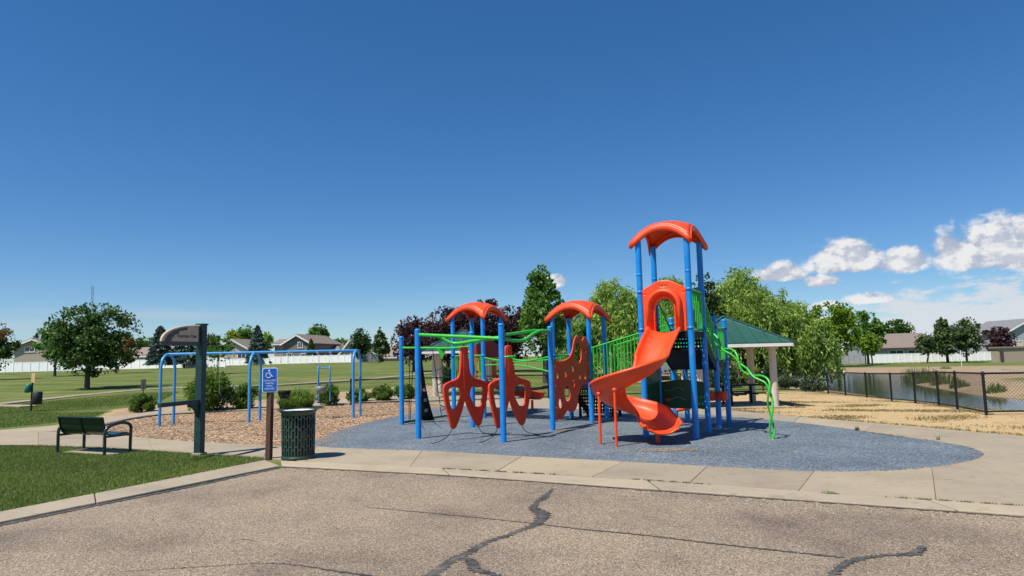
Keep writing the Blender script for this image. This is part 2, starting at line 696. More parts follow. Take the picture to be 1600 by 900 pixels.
M_ASPHALT, M_CONC, M_RUBBER, M_TURF, M_WATER = mat_asphalt(), mat_concrete('walk_concrete'), mat_rubber(), mat_ground(), mat_water()
M_KERB = mat_concrete('kerb_concrete', (0.36, 0.30, 0.21))
M_JOINT = pm('joint_filler', (0.13, 0.105, 0.075), 0.9, 0.3, 20)
M_SEAL = pm('crack_sealant', (0.062, 0.056, 0.050), 0.75, 0.6, 9, bump=0.6, bscale=30, dust=0.3)

# ------------------------------------------------------------------ plan outlines, read off the photograph
def GL(pts, z=0.0):
    return [G(x, y, z) for x, y in pts]


def XY(pts):
    return [(p[0], p[1]) for p in pts]


rub_front = [(492, 697), (660, 704), (800, 712), (975, 721), (1105, 728), (1272, 736), (1380, 735.5), (1456, 730), (1510, 721)]
rub_tip = [(1537, 711), (1525, 702), (1500, 695)]
rub_back = [(1400, 680), (1300, 666), (1200, 655), (1120, 649), (1000, 642), (870, 638), (780, 636), (700, 634)]
rub_left = [(640, 645), (600, 653), (540, 668), (505, 684)]
rubber_poly = XY(catmull(GL(rub_front + rub_tip + rub_back + rub_left), 5, True))
chip_px = [(160, 664), (185, 657), (205, 653), (250, 647), (350, 641.5), (450, 637), (560, 629), (640, 625), (690, 628), (705, 634), (640, 645), (600, 653), (540, 668),
           (505, 684), (494, 697), (420, 696), (310, 690), (230, 684), (175, 677)]
chip_poly = XY(catmull(GL(chip_px), 3, True))

# pond, at the level of its water
WZ = -1.05
pond_px = [(1215, 600), (1250, 590), (1300, 584), (1350, 582.5), (1410, 583), (1428, 592), (1450, 602), (1490, 607), (1540, 615), (1600, 621), (1750, 632)]
pond_poly = XY(GL(pond_px, WZ)) + [(62, 24), (40, 19.5), (24, 17.5), (18.5, 20), (18.2, 26), (19.2, 33), (20, 42), (20.5, 52)]


def gz(x, y):
    """height of the land"""
    x, y = np.asarray(x, float), np.asarray(y, float)
    zl = 1.62 * (1 - np.exp(-np.maximum(0, y - 32) * 0.02 / 1.62 * 1.25))
    zr = -0.021 * np.clip(y - 17, 0, 20) - 0.5 * smooth(37, 100, y)
    s = smooth(-0.06, 0.34, x / np.maximum(y, 3))
    z = zl * (1 - s) + zr * s
    d = dist(pond_poly, x, y)
    ins = inside(pond_poly, x, y)
    sd = np.where(ins, -d, d)
    bank = smooth(-3.0, 6.0, sd)
    low = np.where(sd < 0, WZ - 0.5 * smooth(0, 3, -sd) - 0.02, WZ + 0.02)
    near = (x > 4) & (y > 8)
    return np.where(near & (sd < 6), low * (1 - bank) + np.maximum(z, WZ + 0.03) * bank, z)


def GT(px, py):
    """the point of the land seen at px, py"""
    d = ray(px, py)
    t = 4.0
    while t < 900 and CAMH + d.z * t > float(gz(d.x * t, d.y * t)):
        t *= 1.03
    lo, hi = t / 1.03, t
    for _ in range(12):
        t = (lo + hi) / 2
        if CAMH + d.z * t > float(gz(d.x * t, d.y * t)):
            lo = t
        else:
            hi = t
    return Vector((d.x * t, d.y * t, float(gz(d.x * t, d.y * t))))


def GY(px, y):
    """point of the land at distance y in the picture column px (near the horizon)"""
    d = ray(px, 556)
    x = d.x * y / d.y
    return Vector((x, y, float(gz(x, y))))


# ------------------------------------------------------------------ the land
def build_ground():
    def axis(lo, a, b, hi, step, grow):
        mid = list(np.arange(a, b, step))
        left, s, x = [], step, a
        while x > lo:
            s *= grow
            x -= s
            left.append(x)
        right, s, x = [], step, mid[-1]
        while x < hi:
            s *= grow
            x += s
            right.append(x)
        return np.array(left[::-1] + mid + right)
    xs = axis(-420, -15, 26, 420, 0.38, 1.06)
    ys = axis(-40, 6, 40, 700, 0.38, 1.055)
    X, Y = np.meshgrid(xs, ys)
    Z = gz(X, Y) - 0.03
    inn = inside(rubber_poly, X, Y) | inside(chip_poly, X, Y)
    Z = np.where(inn, -0.2, Z)
    Z += np.where(Y > 26, 0.05 * np.sin(X * 0.23 + 1.3) * np.sin(Y * 0.19), 0)
    nx, ny = len(xs), len(ys)
    V = np.stack([X.ravel(), Y.ravel(), Z.ravel()], 1)
    i = np.arange(nx * ny).reshape(ny, nx)
    F = np.stack([i[:-1, :-1].ravel(), i[:-1, 1:].ravel(), i[1:, 1:].ravel(), i[1:, :-1].ravel()], 1)
    me = bpy.data.meshes.new('ground')
    me.from_pydata(V.tolist(), [], F.tolist())
    me.polygons.foreach_set('use_smooth', np.ones(len(F), bool))
    # straw-coloured turf right of the playground, the shrub bed behind the chips, the banks of the pond
    dry_a = XY([G(1000, 640), G(870, 632), G(790, 627), G(700, 621)]) + [(-3.5, 27), (1.5, 27), (8, 31), (15, 36.5), (17, 33), (13.5, 20), (14, 14), (13, 10), (9, 11), (6, 14)]
    bed = XY(GL([(150, 652), (178, 640), (240, 632), (330, 628), (450, 622), (560, 612), (650, 606), (720, 610), (640, 622), (560, 627), (450, 635), (350, 640), (250, 645)]))
    d1 = np.where(inside(dry_a, X, Y), 1, -1) * dist(dry_a, X, Y)
    d2 = np.where(inside(bed, X, Y), 1, -1) * dist(bed, X, Y)
    dp = np.where(inside(pond_poly, X, Y), -1, 1) * dist(pond_poly, X, Y)
    dry = np.maximum(smooth(-0.5, 0.5, d1), smooth(-0.2, 0.2, d2))
    clay = smooth(-0.1, 0.25, d2) * 0.8
    far = (Y > 45) & (X > 8)
    clay = np.maximum(clay, np.where(far, smooth(26, 18, dp) * smooth(96, 88, Y), 0) * 0.85)
    clay = np.maximum(clay, np.where((X > 16) & (Y > 14) & ~far, smooth(4, 2.5, dp), 0) * 0.8)
    # dark mulch under the plum grove
    for nm, a in (('dry', dry), ('clay', clay)):
        at = me.attributes.new(nm, 'FLOAT', 'POINT')
        at.data.foreach_set('value', a.ravel().astype(np.float32))
    o = finish('ground', me, M_TURF)
    tag(o, 'green park lawn fading to straw-coloured dry turf', 'ground', kind='structure')
    return o


build_ground()

water = MB().add([(x, y, WZ) for x, y in pond_poly], [tuple(range(len(pond_poly)))]).build('pond_water', M_WATER)
tag(water, 'still grey pond behind the black fence', 'pond', kind='structure')

# ------------------------------------------------------------------ road with its sealed cracks
RZ = -0.018
corner = G(440, 727.5)
k_right = [(440, 727.5), (700, 741), (1000, 762.5), (1240, 779), (1600, 805)]
k_left = [(440, 727.5), (300, 757), (150, 786), (0, 816)]
pr, pl = GL(k_right), GL(k_left)
ext_r = pr[-1] + (pr[-1] - pr[1]).normalized() * 16
ext_l = pl[-1] + (pl[-1] - pl[0]).normalized() * 14
road_poly = XY([ext_l] + pl[::-1][:-1] + pr + [ext_r]) + [(ext_r.x + 2, -25), (ext_l.x - 2, -25)]
# a sheet with enough points for a clean surface
road = MB().add([(x, y, RZ) for x, y in road_poly], [tuple(range(len(road_poly)))]).build('asphalt_road', M_ASPHALT)
tag(road, 'worn tan chip-seal asphalt lot with sealed cracks', 'road', kind='structure')


def ribbon(px, widths, name, z, jag=0.25, n=8, mat=M_SEAL):
    pts = catmull(GL(px, z), n * 3)
    ws = np.interp(np.linspace(0, 1, len(pts)), np.linspace(0, 1, len(widths)), widths)
    a, b = [], []
    for i, p in enumerate(pts):
        t = (pts[min(i + 1, len(pts) - 1)] - pts[max(i - 1, 0)])
        t.z = 0
        t.normalize()
        s = Vector((-t.y, t.x, 0))
        wob = s * ws[i] * 0.35 * math.sin(i * 0.9 + ws[i] * 60) * jag
        a.append(p + wob + s * ws[i] / 2 * random.uniform(1 - jag * 1.2, 1 + jag))
        b.append(p + wob - s * ws[i] / 2 * random.uniform(1 - jag * 1.2, 1 + jag))
    mb = MB()
    mb.sweep([[b[i], a[i]] for i in range(len(pts))], sm=False)
    return mb.build(name, mat, road)


CZ = RZ + 0.004
ribbon([(864, 763), (851, 776), (838, 786), (834, 794), (848, 802), (846, 812), (836, 820), (812, 829), (788, 838), (758, 848), (736, 861), (712, 872), (694, 884), (672, 899), (640, 920)],
       [0.02, 0.10, 0.06, 0.12, 0.15, 0.12, 0.10, 0.075, 0.08, 0.08, 0.09, 0.10, 0.09, 0.10, 0.09], 'crack_seal', CZ, 0.4)
ribbon([(714, 871), (728, 872), (738, 880), (744, 890), (768, 896), (800, 906)], [0.04, 0.07, 0.09, 0.09, 0.06, 0.05], 'crack_seal', CZ + 0.002, 0.4)
ribbon([(572, 792), (690, 803), (820, 816), (905, 826), (1000, 835), (1100, 847), (1200, 858), (1320, 871)], [0.012, 0.018, 0.02, 0.03, 0.035, 0.03, 0.035, 0.04], 'crack_seal', CZ + 0.001, 0.5, 14)
ribbon([(1442, 853), (1428, 864), (1384, 867), (1345, 872), (1318, 882), (1302, 897), (1280, 920)], [0.05, 0.09, 0.05, 0.07, 0.06, 0.06, 0.06], 'crack_seal', CZ + 0.003, 0.45)
ribbon([(180, 893), (300, 886), (430, 880), (540, 894), (600, 903)], [0.004, 0.012, 0.01, 0.03, 0.035], 'crack_seal', CZ + 0.001, 0.7, 10)
ribbon([(402, 846), (380, 842), (360, 846)], [0.006, 0.01, 0.006], 'crack_seal', CZ + 0.001, 0.6)
ribbon([(x, y + 1.5) for x, y in k_right] + [(1750, 818)], [0.10, 0.10, 0.12, 0.12, 0.11, 0.12], 'crack_seal', CZ + 0.002, 0.35, 24)
ribbon([(442, 729.5), (300, 759.5), (150, 789.5), (0, 820), (-120, 844)], [0.09, 0.11, 0.09, 0.10, 0.10], 'crack_seal', CZ + 0.0025, 0.35, 24)

# ------------------------------------------------------------------ walk slabs and kerbs
walk = MB()
walk_front = [  # (inner, outer) stations from the left loop round the right-hand tip
    ((-160, 676), (-160, 692)), ((60, 674), (60, 695.5)), ((160, 676), (160, 699.5)), ((230, 684), (240, 704)), ((310, 690), (315, 709.5)), ((420, 696), (412, 715)), ((495, 697), (478, 721)),
    ((660, 704), (640, 729.5)), ((815, 712.8), (775, 737)), ((975, 721), (926, 744.5)), ((1105, 728.5), (1077, 754.5)), ((1272, 736), (1247, 767.5)), ((1456, 730), (1463, 783)),
    ((1516, 720), (1680, 799)), ((1537, 711), (1950, 770)), ((1524, 701.5), (1690, 690)), ((1455, 687.5), (1500, 672.5)), ((1350, 673), (1370, 661)),
    ((1240, 659.3), (1250, 651)), ((1120, 649), (1130, 640)), ((1000, 642), (1000, 631)), ((870, 638), (870, 623.5)), ((780, 636), (780, 618)), ((700, 634), (700, 613)),
    ((640, 625), (640, 616)), ((560, 629), (560, 621.5)), ((450, 637), (450, 629.5)), ((350, 641.5), (350, 635)), ((250, 647), (250, 641)), ((200, 654), (198, 648.5)), ((160, 664), (140, 656)), ((110, 672), (80, 665)), ((-10, 677), (-10, 672.5))]
wi = [G(*a) for a, b in walk_front]
wo = [G(*b) for a, b in walk_front]
walk_root = None
base = MB()
for i in range(len(wi) - 1):
    a, b, c, d = wi[i], wi[i + 1], wo[i + 1], wo[i]
    base.add([(p.x, p.y, -0.012) for p in (a, b, c, d)], [(0, 1, 2, 3)])
walk_root = base.build('concrete_walk', M_JOINT)
tag(walk_root, 'tan concrete walk looping round the playground', 'walk', kind='structure')


def inner_curve(poly, a, b):
    """points of a smooth outline between a and b, so that slab edges follow the curve"""
    P = np.array(poly)
    ia = int(np.argmin((P[:, 0] - a.x) ** 2 + (P[:, 1] - a.y) ** 2))
    ib = int(np.argmin((P[:, 0] - b.x) ** 2 + (P[:, 1] - b.y) ** 2))
    n = len(P)
    fw = (ib - ia) % n
    idx = [(ia + k) % n for k in range(fw + 1)] if fw <= n - fw else [(ia - k) % n for k in range(n - fw + 1)]
    return [Vector((P[k, 0], P[k, 1], 0)) for k in idx]


for i in range(len(wi) - 1):
    a, b, c, d = wi[i], wi[i + 1], wo[i + 1], wo[i]
    poly_in = None
    if 6 <= i < 23:
        poly_in = inner_curve(rubber_poly, a, b)
    elif 2 <= i < 6 or 24 <= i < 30:
        poly_in = inner_curve(chip_poly, a, b)
    inner = poly_in if poly_in and len(poly_in) > 1 and (poly_in[0] - a).length < 0.8 and (poly_in[-1] - b).length < 0.8 else [a, b]
    inner = [a] + inner[1:-1] + [b]
    g = 0.0035
    # leave a joint at both ends
    def shrink(p, q, k):
        v = (q - p)
        return p + v.normalized() * k
    inner2 = [shrink(inner[0], inner[1], g)] + inner[1:-1] + [shrink(inner[-1], inner[-2], g)]
    outer2 = [shrink(c, d, g), shrink(d, c, g)]
    MB().prism(XY(inner2 + outer2), -0.14, random.uniform(-0.003, 0.003)).build('slab', M_CONC, walk_root, bevel=0.006)

kerb = MB()
kr_out = GL([(440, 727.5), (700, 741), (1000, 762.5), (1240, 779), (1600, 805)])
kr_in = GL([(438, 719.8), (705, 733.2), (1000, 750), (1247, 769.2), (1600, 791)])
kr_out.append(kr_out[-1] + (kr_out[-1] - kr_out[2]).normalized() * 12)
kr_in.append(kr_in[-1] + (kr_in[-1] - kr_in[2]).normalized() * 12)
kerb_root = MB().prism(XY([kr_out[0] + Vector((0.02, 0, 0)), kr_out[-1], kr_in[-1], kr_in[0] + Vector((0.02, 0, 0))]), -0.15, -0.03).build('kerb', M_JOINT)
tag(kerb_root, 'low concrete kerb between the asphalt lot and the walk', 'kerb', kind='structure')


def kerb_run(oa, ia, step, h):
    """kerb stones between two long edges"""
    L = sum((oa[i + 1] - oa[i]).length for i in range(len(oa) - 1))
    n = max(2, int(L / step))

    def at(P, t):
        seg = [(P[i + 1] - P[i]).length for i in range(len(P) - 1)]
        s = t * sum(seg)
        for i, l in enumerate(seg):
            if s <= l or i == len(seg) - 1:
                return P[i].lerp(P[i + 1], min(1, s / l))
            s -= l
    for k in range(n):
        t0, t1 = k / n + 0.0006, (k + 1) / n - 0.0006
        MB().prism(XY([at(oa, t0), at(oa, t1), at(ia, t1), at(ia, t0)]), -0.14, h + random.uniform(-0.002, 0.002)).build('kerb_stone', M_KERB, kerb_root, bevel=0.012)


kerb_run(kr_out, kr_in, 3.1, 0.006)
kl_out = GL([(437.5, 728), (300, 757), (150, 786), (0, 816)])
kl_in = GL([(414, 719), (290, 744), (150, 771), (0, 800)])
kl_out.append(kl_out[-1] + (kl_out[-1] - kl_out[0]).normalized() * 8)
kl_in.append(kl_in[-1] + (kl_in[-1] - kl_in[0]).normalized() * 8)
kerb_run(kl_out, kl_in, 3.0, 0.008)

rub = MB().prism(rubber_poly, -0.12, -0.008).build('rubber_surface', M_RUBBER)
tag(rub, 'blue-grey speckled poured rubber surface under the play structure', 'safety surface', kind='structure')
M_CHIPBASE = pm("chip_bed", (0.30, 0.205, 0.125), 0.95, 0.35, 30, bump=0.8, bscale=30)
cb = MB().prism(chip_poly, -0.14, -0.06).build('chip_bed', M_CHIPBASE)
tag(cb, 'tan bed of wood chips under the swings', 'chip bed', kind='structure')

# concrete paths in the lawn
def path(px, width, label):
    pts = catmull([GT(x, y) for x, y in px], 10)
    mb = MB()
    secs = []
    for i, p in enumerate(pts):
        t = pts[min(i + 1, len(pts) - 1)] - pts[max(i - 1, 0)]
        t.z = 0
        t.normalize()
        s = Vector((-t.y, t.x, 0)) * width / 2
        row = []
        for k in (-1, 1):
            q = p + s * k
            row.append((q.x, q.y, float(gz(q.x, q.y)) + 0.03))
        secs.append([(row[0][0], row[0][1], row[0][2] - 0.12), row[0], row[1], (row[1][0], row[1][1], row[1][2] - 0.12)])
    mb.sweep(secs, sm=False)
    return tag(mb.build('concrete_path', M_CONC), label, 'path', kind='structure')


path([(-220, 652), (-60, 637), (60, 625), (150, 615.5), (250, 607.5), (340, 604.5), (440, 601), (560, 593.5), (640, 586.5), (700, 580.5)], 0.95, 'narrow concrete path curving across the far lawn')
path([(-200, 637), (-80, 634.2), (0, 634), (30, 634.5), (45, 635.5)], 0.7, 'short concrete path strip at the left edge behind the bench')
path([(1720, 582), (1640, 579.5), (1580, 577.5), (1548, 578.5), (1560, 581), (1640, 584), (1720, 587)], 1.6, 'curving concrete path on the far bank of the pond')

# ------------------------------------------------------------------ object materials
M_BLUE = pm('blue_post_paint', (0.001, 0.225, 0.66), 0.40, 0.12, 3, dust=0.16)
M_SWINGBLUE = pm('swing_frame_paint', (0.045, 0.275, 0.60), 0.38, 0.12, 4, dust=0.12)
M_ORANGE = pm('orange_plastic', (0.84, 0.068, 0.008), 0.42, 0.14, 2.2, dust=0.14)
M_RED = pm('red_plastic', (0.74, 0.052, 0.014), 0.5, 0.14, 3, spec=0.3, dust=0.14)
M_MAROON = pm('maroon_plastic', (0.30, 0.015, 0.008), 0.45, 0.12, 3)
M_GREEN = pm('green_tube_paint', (0.035, 0.46, 0.035), 0.36, 0.14, 4, dust=0.12)
M_DKGREEN = pm('dark_green_plastic', (0.012, 0.075, 0.022), 0.45, 0.15, 3)
M_BLACK = pm('black_coated_steel', (0.010, 0.010, 0.012), 0.6, 0.3, 8, spec=0.2)
M_FENCEBLK = pm('black_vinyl_coat', (0.010, 0.010, 0.012), 0.6, 0.3, 8, spec=0.3)
M_ROPE = pm('black_rope', (0.02, 0.02, 0.02), 0.9, 0.3, 30)
M_GREYDECK = pm('grey_deck_paint', (0.20, 0.21, 0.23), 0.5, 0.12, 5)
M_STEEL = pm('galvanised_steel', (0.55, 0.56, 0.58), 0.35, 0.15, 20, metal=0.9)
M_WHITE = pm('white_paint', (0.80, 0.80, 0.78), 0.45, 0.05, 3)
M_YELLOW = pm('amber_plastic', (0.75, 0.22, 0.02), 0.4, 0.1, 3)
M_BENCH = pm('bench_green_coat', (0.010, 0.030, 0.022), 0.30, 0.2, 6, coat=0.2)
M_CAN = pm('bin_green_coat', (0.028, 0.058, 0.040), 0.38, 0.25, 9, bump=0.1, bscale=60)
M_LINER = pm('black_liner', (0.010, 0.010, 0.010), 0.6, 0.2, 8)
M_SIGNGREEN = pm('sign_post_green', (0.012, 0.044, 0.046), 0.5, 0.3, 7, bump=0.1, bscale=30)
M_SIGNTAN = pm('sign_board_tan', (0.56, 0.42, 0.29), 0.6, 0.14, 10)
M_SIGNTRIM = pm('sign_trim_slate', (0.055, 0.062, 0.07), 0.5, 0.2, 10)
M_LETTER = pm('dark_brown_lettering', (0.055, 0.035, 0.022), 0.6, 0.1, 10)
M_SIGNBLUE = pm('sign_blue', (0.006, 0.105, 0.50), 0.4, 0.08, 8)
M_SIGNWHITE = pm('sign_white', (0.62, 0.75, 0.86), 0.4, 0.05, 8)


def mat_wood(name, lo, hi):
    mt, nt, b = new_mat(name)
    f = node_noise(nt, 14, 6, 0.65, stretch=(3, 3, 0.18))
    nt.links.new(node_ramp(nt, f, [(0.3, lo), (0.7, hi)]), b.inputs['Base Color'])
    b.inputs['Roughness'].default_value = 0.8
    node_bump(nt, b, f, 0.5, 0.01)
    return mt


M_POSTWOOD = mat_wood('brown_timber', (0.045, 0.022, 0.013), (0.125, 0.062, 0.036))
UPZ = Vector((0, 0, 1))

# ------------------------------------------------------------------ the big play structure
S = 1.03
U = Vector((0.49, 0.872, 0)).normalized()
Vv = Vector((-U.y, U.x, 0))
P1, P2, P3, PF, PA, PC = (G(628, 663), G(654, 684.5), G(787, 690), G(739, 667), G(864, 672), G(925, 660))
T3 = G(1088, 684.5)
T4, T1 = T3 + U * S, T3 + Vv * S
T2 = T1 + U * S
T6, T5 = T2 + U * 1.15, T4 + U * 1.0
T7, T8 = T6 + U * S, T5 + U * S
D2 = PC + U * S
A2 = PC + Vv * S
B2 = A2 + U * S
GG = G(757, 653)
HH, EE = GG + U * S, GG + Vv * S
BK = EE + U * S
play = thing('play_structure', 'big blue, orange and green climbing structure with spiral slide on the rubber surface', 'playground', (1.4, 16.0, 0))


def post(p, top, name='post', r=0.062, cap=True):
    pts = [(p.x, p.y, -0.03), (p.x, p.y, 0.4), (p.x, p.y, top * 0.6), (p.x, p.y, top)]
    o = MB().tube(pts, r, 14).build(name, M_BLUE, play)
    if cap:
        MB().lathe((p.x, p.y, top), [(r + 0.006, -0.02), (r + 0.006, 0.006), (r * 0.7, 0.022), (0.001, 0.026)], 14).build('post_cap', M_BLUE, o)
    return o


for p, t in ((P1, 2.28), (P2, 2.33), (P3, 2.36), (PF, 2.32), (PA, 2.36), (T5, 2.5), (T6, 2.5), (T7, 2.45), (T8, 2.45)):
    post(p, t)
for p in (T1, T2, T3, T4):
    o = post(p, 4.08, cap=False)
    MB().lathe((p.x, p.y, 3.32), [(0.062, 0), (0.066, 0.004), (0.066, 0.05), (0.062, 0.054)], 14).build('collar', M_BLUE, o)
for p in (PC, D2, A2, B2):
    post(p, 2.72, cap=False)
for p in (GG, HH, EE, BK):
    post(p, 2.9, cap=False)


def canopy(c, z0, rise, name='canopy'):
    """moulded roof: a shallow dome whose corners curl down over the posts"""
    n = 14
    half = S / 2 + 0.115
    secs = []
    rows = [-1 + 2 * i / n for i in range(n + 1)]

    def pt(a, b, drop=0.0, k=1.0):
        w = 0.84 + 0.16 * (b * b)
        h = 0.84 + 0.16 * (a * a)
        x, y = a * half * w * k, b * half * h * k
        z = z0 + rise - 0.24 * (a * a + b * b) / 2 - (rise - 0.22) * (a * a * b * b)
        # ribs run from the crown to the corners
        z += 0.018 * math.exp(-((abs(a) - abs(b)) / 0.14) ** 2) * min(1, (abs(a * b)) * 3)
        p = c + U * x + Vv * y
        return Vector((p.x, p.y, z - drop))
    grid = [[pt(a, b) for b in rows] for a in rows]
    mb = MB().sweep(grid)
    ring = [(a, -1) for a in rows] + [(1, b) for b in rows[1:]] + [(a, 1) for a in rows[::-1][1:]] + [(-1, b) for b in rows[::-1][1:-1]]
    lip = [[pt(a, b, 0, 1.0) for a, b in ring], [pt(a, b, 0.03, 1.045) for a, b in ring], [pt(a, b, 0.10, 1.035) for a, b in ring], [pt(a, b, 0.12, 0.99) for a, b in ring]]
    mb.sweep(lip, closed=True)
    o = mb.build(name, M_ORANGE, play, solid=0.035)
    return o


def mid(*ps):
    q = Vector((0, 0, 0))
    for p in ps:
        q += p
    return q / len(ps)


canopy(mid(T1, T2, T3, T4), 4.03, 0.46)
canopy(mid(PC, D2, A2, B2), 2.68, 0.45)
canopy(mid(GG, HH, EE, BK), 2.86, 0.45)


def perf(mb, o, ux, uy, lx, ly, nx, ny, hole=0.42):
    """sheet with a grid of square holes"""
    ux, uy = Vector(ux).normalized(), Vector(uy).normalized()
    cx, cy = lx / nx, ly / ny
    for i in range(nx):
        for j in range(ny):
            c = Vector(o) + ux * (cx * (i + 0.5)) + uy * (cy * (j + 0.5))
            A = [c + ux * (s * cx / 2) + uy * (t * cy / 2) for s, t in ((-1, -1), (1, -1), (1, 1), (-1, 1))]
            B = [c + ux * (s * cx / 2 * hole) + uy * (t * cy / 2 * hole) for s, t in ((-1, -1), (1, -1), (1, 1), (-1, 1))]
            mb.add(A + B, [(0, 1, 5, 4), (1, 2, 6, 5), (2, 3, 7, 6), (3, 0, 4, 7)])
    return mb


def deck(a, b, d, z, name='deck'):
    """square platform with corner a and edges towards b and d"""
    m_ = MB()
    ux, uy = (b - a), (d - a)
    lx, ly = ux.length, uy.length
    perf(m_, (a.x, a.y, z), ux, uy, lx, ly, 14, 14, 0.40)
    o = m_.build(name, M_BLACK, play, solid=0.012)
    e = MB()
    zc = z - 0.055
    c = b + d - a
    for p, q in ((a, b), (b, c), (c, d), (d, a)):
        e.bar((p.x, p.y, zc), (q.x, q.y, zc), 0.035, 0.12)
    e.build('deck_edge', M_BLACK, o)
    return o


ZT, Z3, Z2, Z1 = 2.12, 1.45, 0.95, 0.97
deck(T3, T4, T1, ZT)
deck(T6, T7, T5, Z3)
deck(PC, D2, A2, Z2)
deck(GG, HH, EE, Z1)

# stairs from the tower down to the lower deck
st = MB()
for k in range(1, 4):
    z = ZT - (ZT - Z3) * k / 4
    f0 = T2.lerp(T6, (k - 0.7) / 3.4)
    f1 = T4.lerp(T5, (k - 0.7) / 3.4)
    perf(st, (f0.x, f0.y, z), f1 - f0, U, (f1 - f0).length, 0.36, 16, 5, 0.42)
    perf(st, (f0.x, f0.y, z), f1 - f0, UPZ, (f1 - f0).length, 0.165, 16, 2, 0.45)
st.build('stairs', M_BLACK, play, solid=0.012)
sg = MB()
for a, b in ((T2, T6), (T4, T5)):
    i0 = a.lerp(b, 0.06)
    i1 = a.lerp(b, 0.94)
    sg.add([(i0.x, i0.y, ZT - 0.02), (i1.x, i1.y, Z3 + 0.05), (i1.x, i1.y, Z3 - 0.18), (i0.x, i0.y, ZT - 0.34)], [(0, 1, 2, 3)])
sg.build('stair_stringer', M_BLACK, play, solid=0.03)
# slanted black skirt under the steps, as seen from the lot
sk = MB()
a0, a1, b0, b1 = T2.lerp(T6, 0.08), T2.lerp(T6, 0.95), T4.lerp(T5, 0.08), T4.lerp(T5, 0.95)
sk.add([(a0.x, a0.y, ZT - 0.36), (b0.x, b0.y, ZT - 0.36), (b1.x, b1.y, Z3 - 0.14), (a1.x, a1.y, Z3 - 0.14)], [(0, 1, 2, 3)])
sk.build('stair_soffit', M_BLACK, play, solid=0.02)


def barrier(a, b, z0, h0, z1=None, bars=8, mat=M_GREEN, r=0.017, name='barrier', inset=0.075):
    """rail fence between two posts; z0 and z1 are the floor levels at its ends"""
    z1 = z0 if z1 is None else z1
    d = (b - a).normalized()
    a, b = a + d * inset, b - d * inset
    m_ = MB()
    lo = 0.07
    m_.tube([(a.x, a.y, z0 + h0), (b.x, b.y, z1 + h0)], r * 1.35, 8)
    m_.tube([(a.x, a.y, z0 + lo), (b.x, b.y, z1 + lo)], r * 1.35, 8)
    for e, ze in ((a, z0), (b, z1)):
        m_.tube([(e.x, e.y, ze + lo - 0.02), (e.x, e.y, ze + h0 + 0.02)], r * 1.2, 8)
    o = m_.build(name, mat, play)
    for e, ze, sg in ((a - d * inset, z0, 1), (b + d * inset, z1, -1)):
        for hh in (lo, h0):
            MB().lathe((e.x, e.y, ze + hh), [(0.062, -0.028), (0.071, -0.026), (0.071, 0.026), (0.062, 0.028)], 12).build('clamp', M_BLUE, o)
    for k in range(bars):
        t = (k + 0.5) / bars
        p = a.lerp(b, t)
        zf = z0 + (z1 - z0) * t
        MB().tube([(p.x, p.y, zf + lo), (p.x, p.y, zf + h0)], r * 0.8, 6, cap=False).build('bar', mat, o)
    return o


barrier(PC, T6, Z2, 0.92, Z3, 22)
barrier(D2, T7, Z2, 0.92, Z3, 22)
barrier(A2, B2, Z2, 0.75, bars=7)
barrier(T3, T4, ZT, 0.86, bars=6)
barrier(T1, T2, ZT, 0.86, bars=6, mat=M_DKGREEN, r=0.03)
barrier(T2, T6, ZT, 0.8, Z3, 6)
barrier(T4, T5, ZT, 0.8, Z3, 6)
barrier(T5, T8, Z3, 0.8, bars=6)
barrier(T7, T8, Z3, 0.8, bars=6)
barrier(EE, BK, Z1, 0.78, bars=7, mat=M_DKGREEN)
barrier(GG, EE, Z1, 0.78, bars=7)
# ramp bridge between the right-hand deck and the tower stairs
rm = MB()
perf(rm, (PC.x, PC.y, Z2), T6 - PC + Vector((0, 0, Z3 - Z2)), U, (T6 - PC).length, S, 18, 8, 0.35)
rmo = rm.build('ramp', M_GREYDECK, play, solid=0.02)
re = MB()
for a, b in ((PC, T6), (D2, T7)):
    re.bar((a.x, a.y, Z2 - 0.06), (b.x, b.y, Z3 - 0.06), 0.04, 0.11)
re.build('ramp_edge', M_GREYDECK, rmo)

# arched bridge between the two small decks
br = MB()
nb = 12
for k in range(nb):
    t0, t1 = k / nb + 0.008, (k + 1) / nb - 0.008
    p0, p1, q0, q1 = GG.lerp(A2, t0), GG.lerp(A2, t1), HH.lerp(B2, t0), HH.lerp(B2, t1)
    z = Z1 - 0.16 * math.sin(math.pi * (t0 + t1) / 2)
    MB().prism(XY([p0, p1, q1, q0]), z - 0.05, z).build('bridge_plank', M_BLACK, play)
for a, b in ((GG, A2), (HH, B2)):
    hi, lo = [], []
    for k in range(15):
        t = k / 14
        p = a.lerp(b, t)
        hi.append((p.x, p.y, Z1 + 0.72 - 0.13 * math.sin(math.pi * t)))
        lo.append((p.x, p.y, Z1 + 0.50 - 0.22 * t + 0.10 * math.sin(math.pi * t)))
    rail = MB().tube(hi, 0.022, 8).build('bridge_rail', M_GREEN, play)
    if a is HH:
        continue
    MB().tube(lo, 0.018, 8).build('lower_rail', M_GREEN, rail)
    for t in (0.22, 0.45, 0.68, 0.88):
        p = a.lerp(b, t)
        i = int(t * 14)
        MB().tube([hi[i], (lo[i][0], lo[i][1], lo[i][2])], 0.016, 6).build('baluster', M_GREEN, rail)

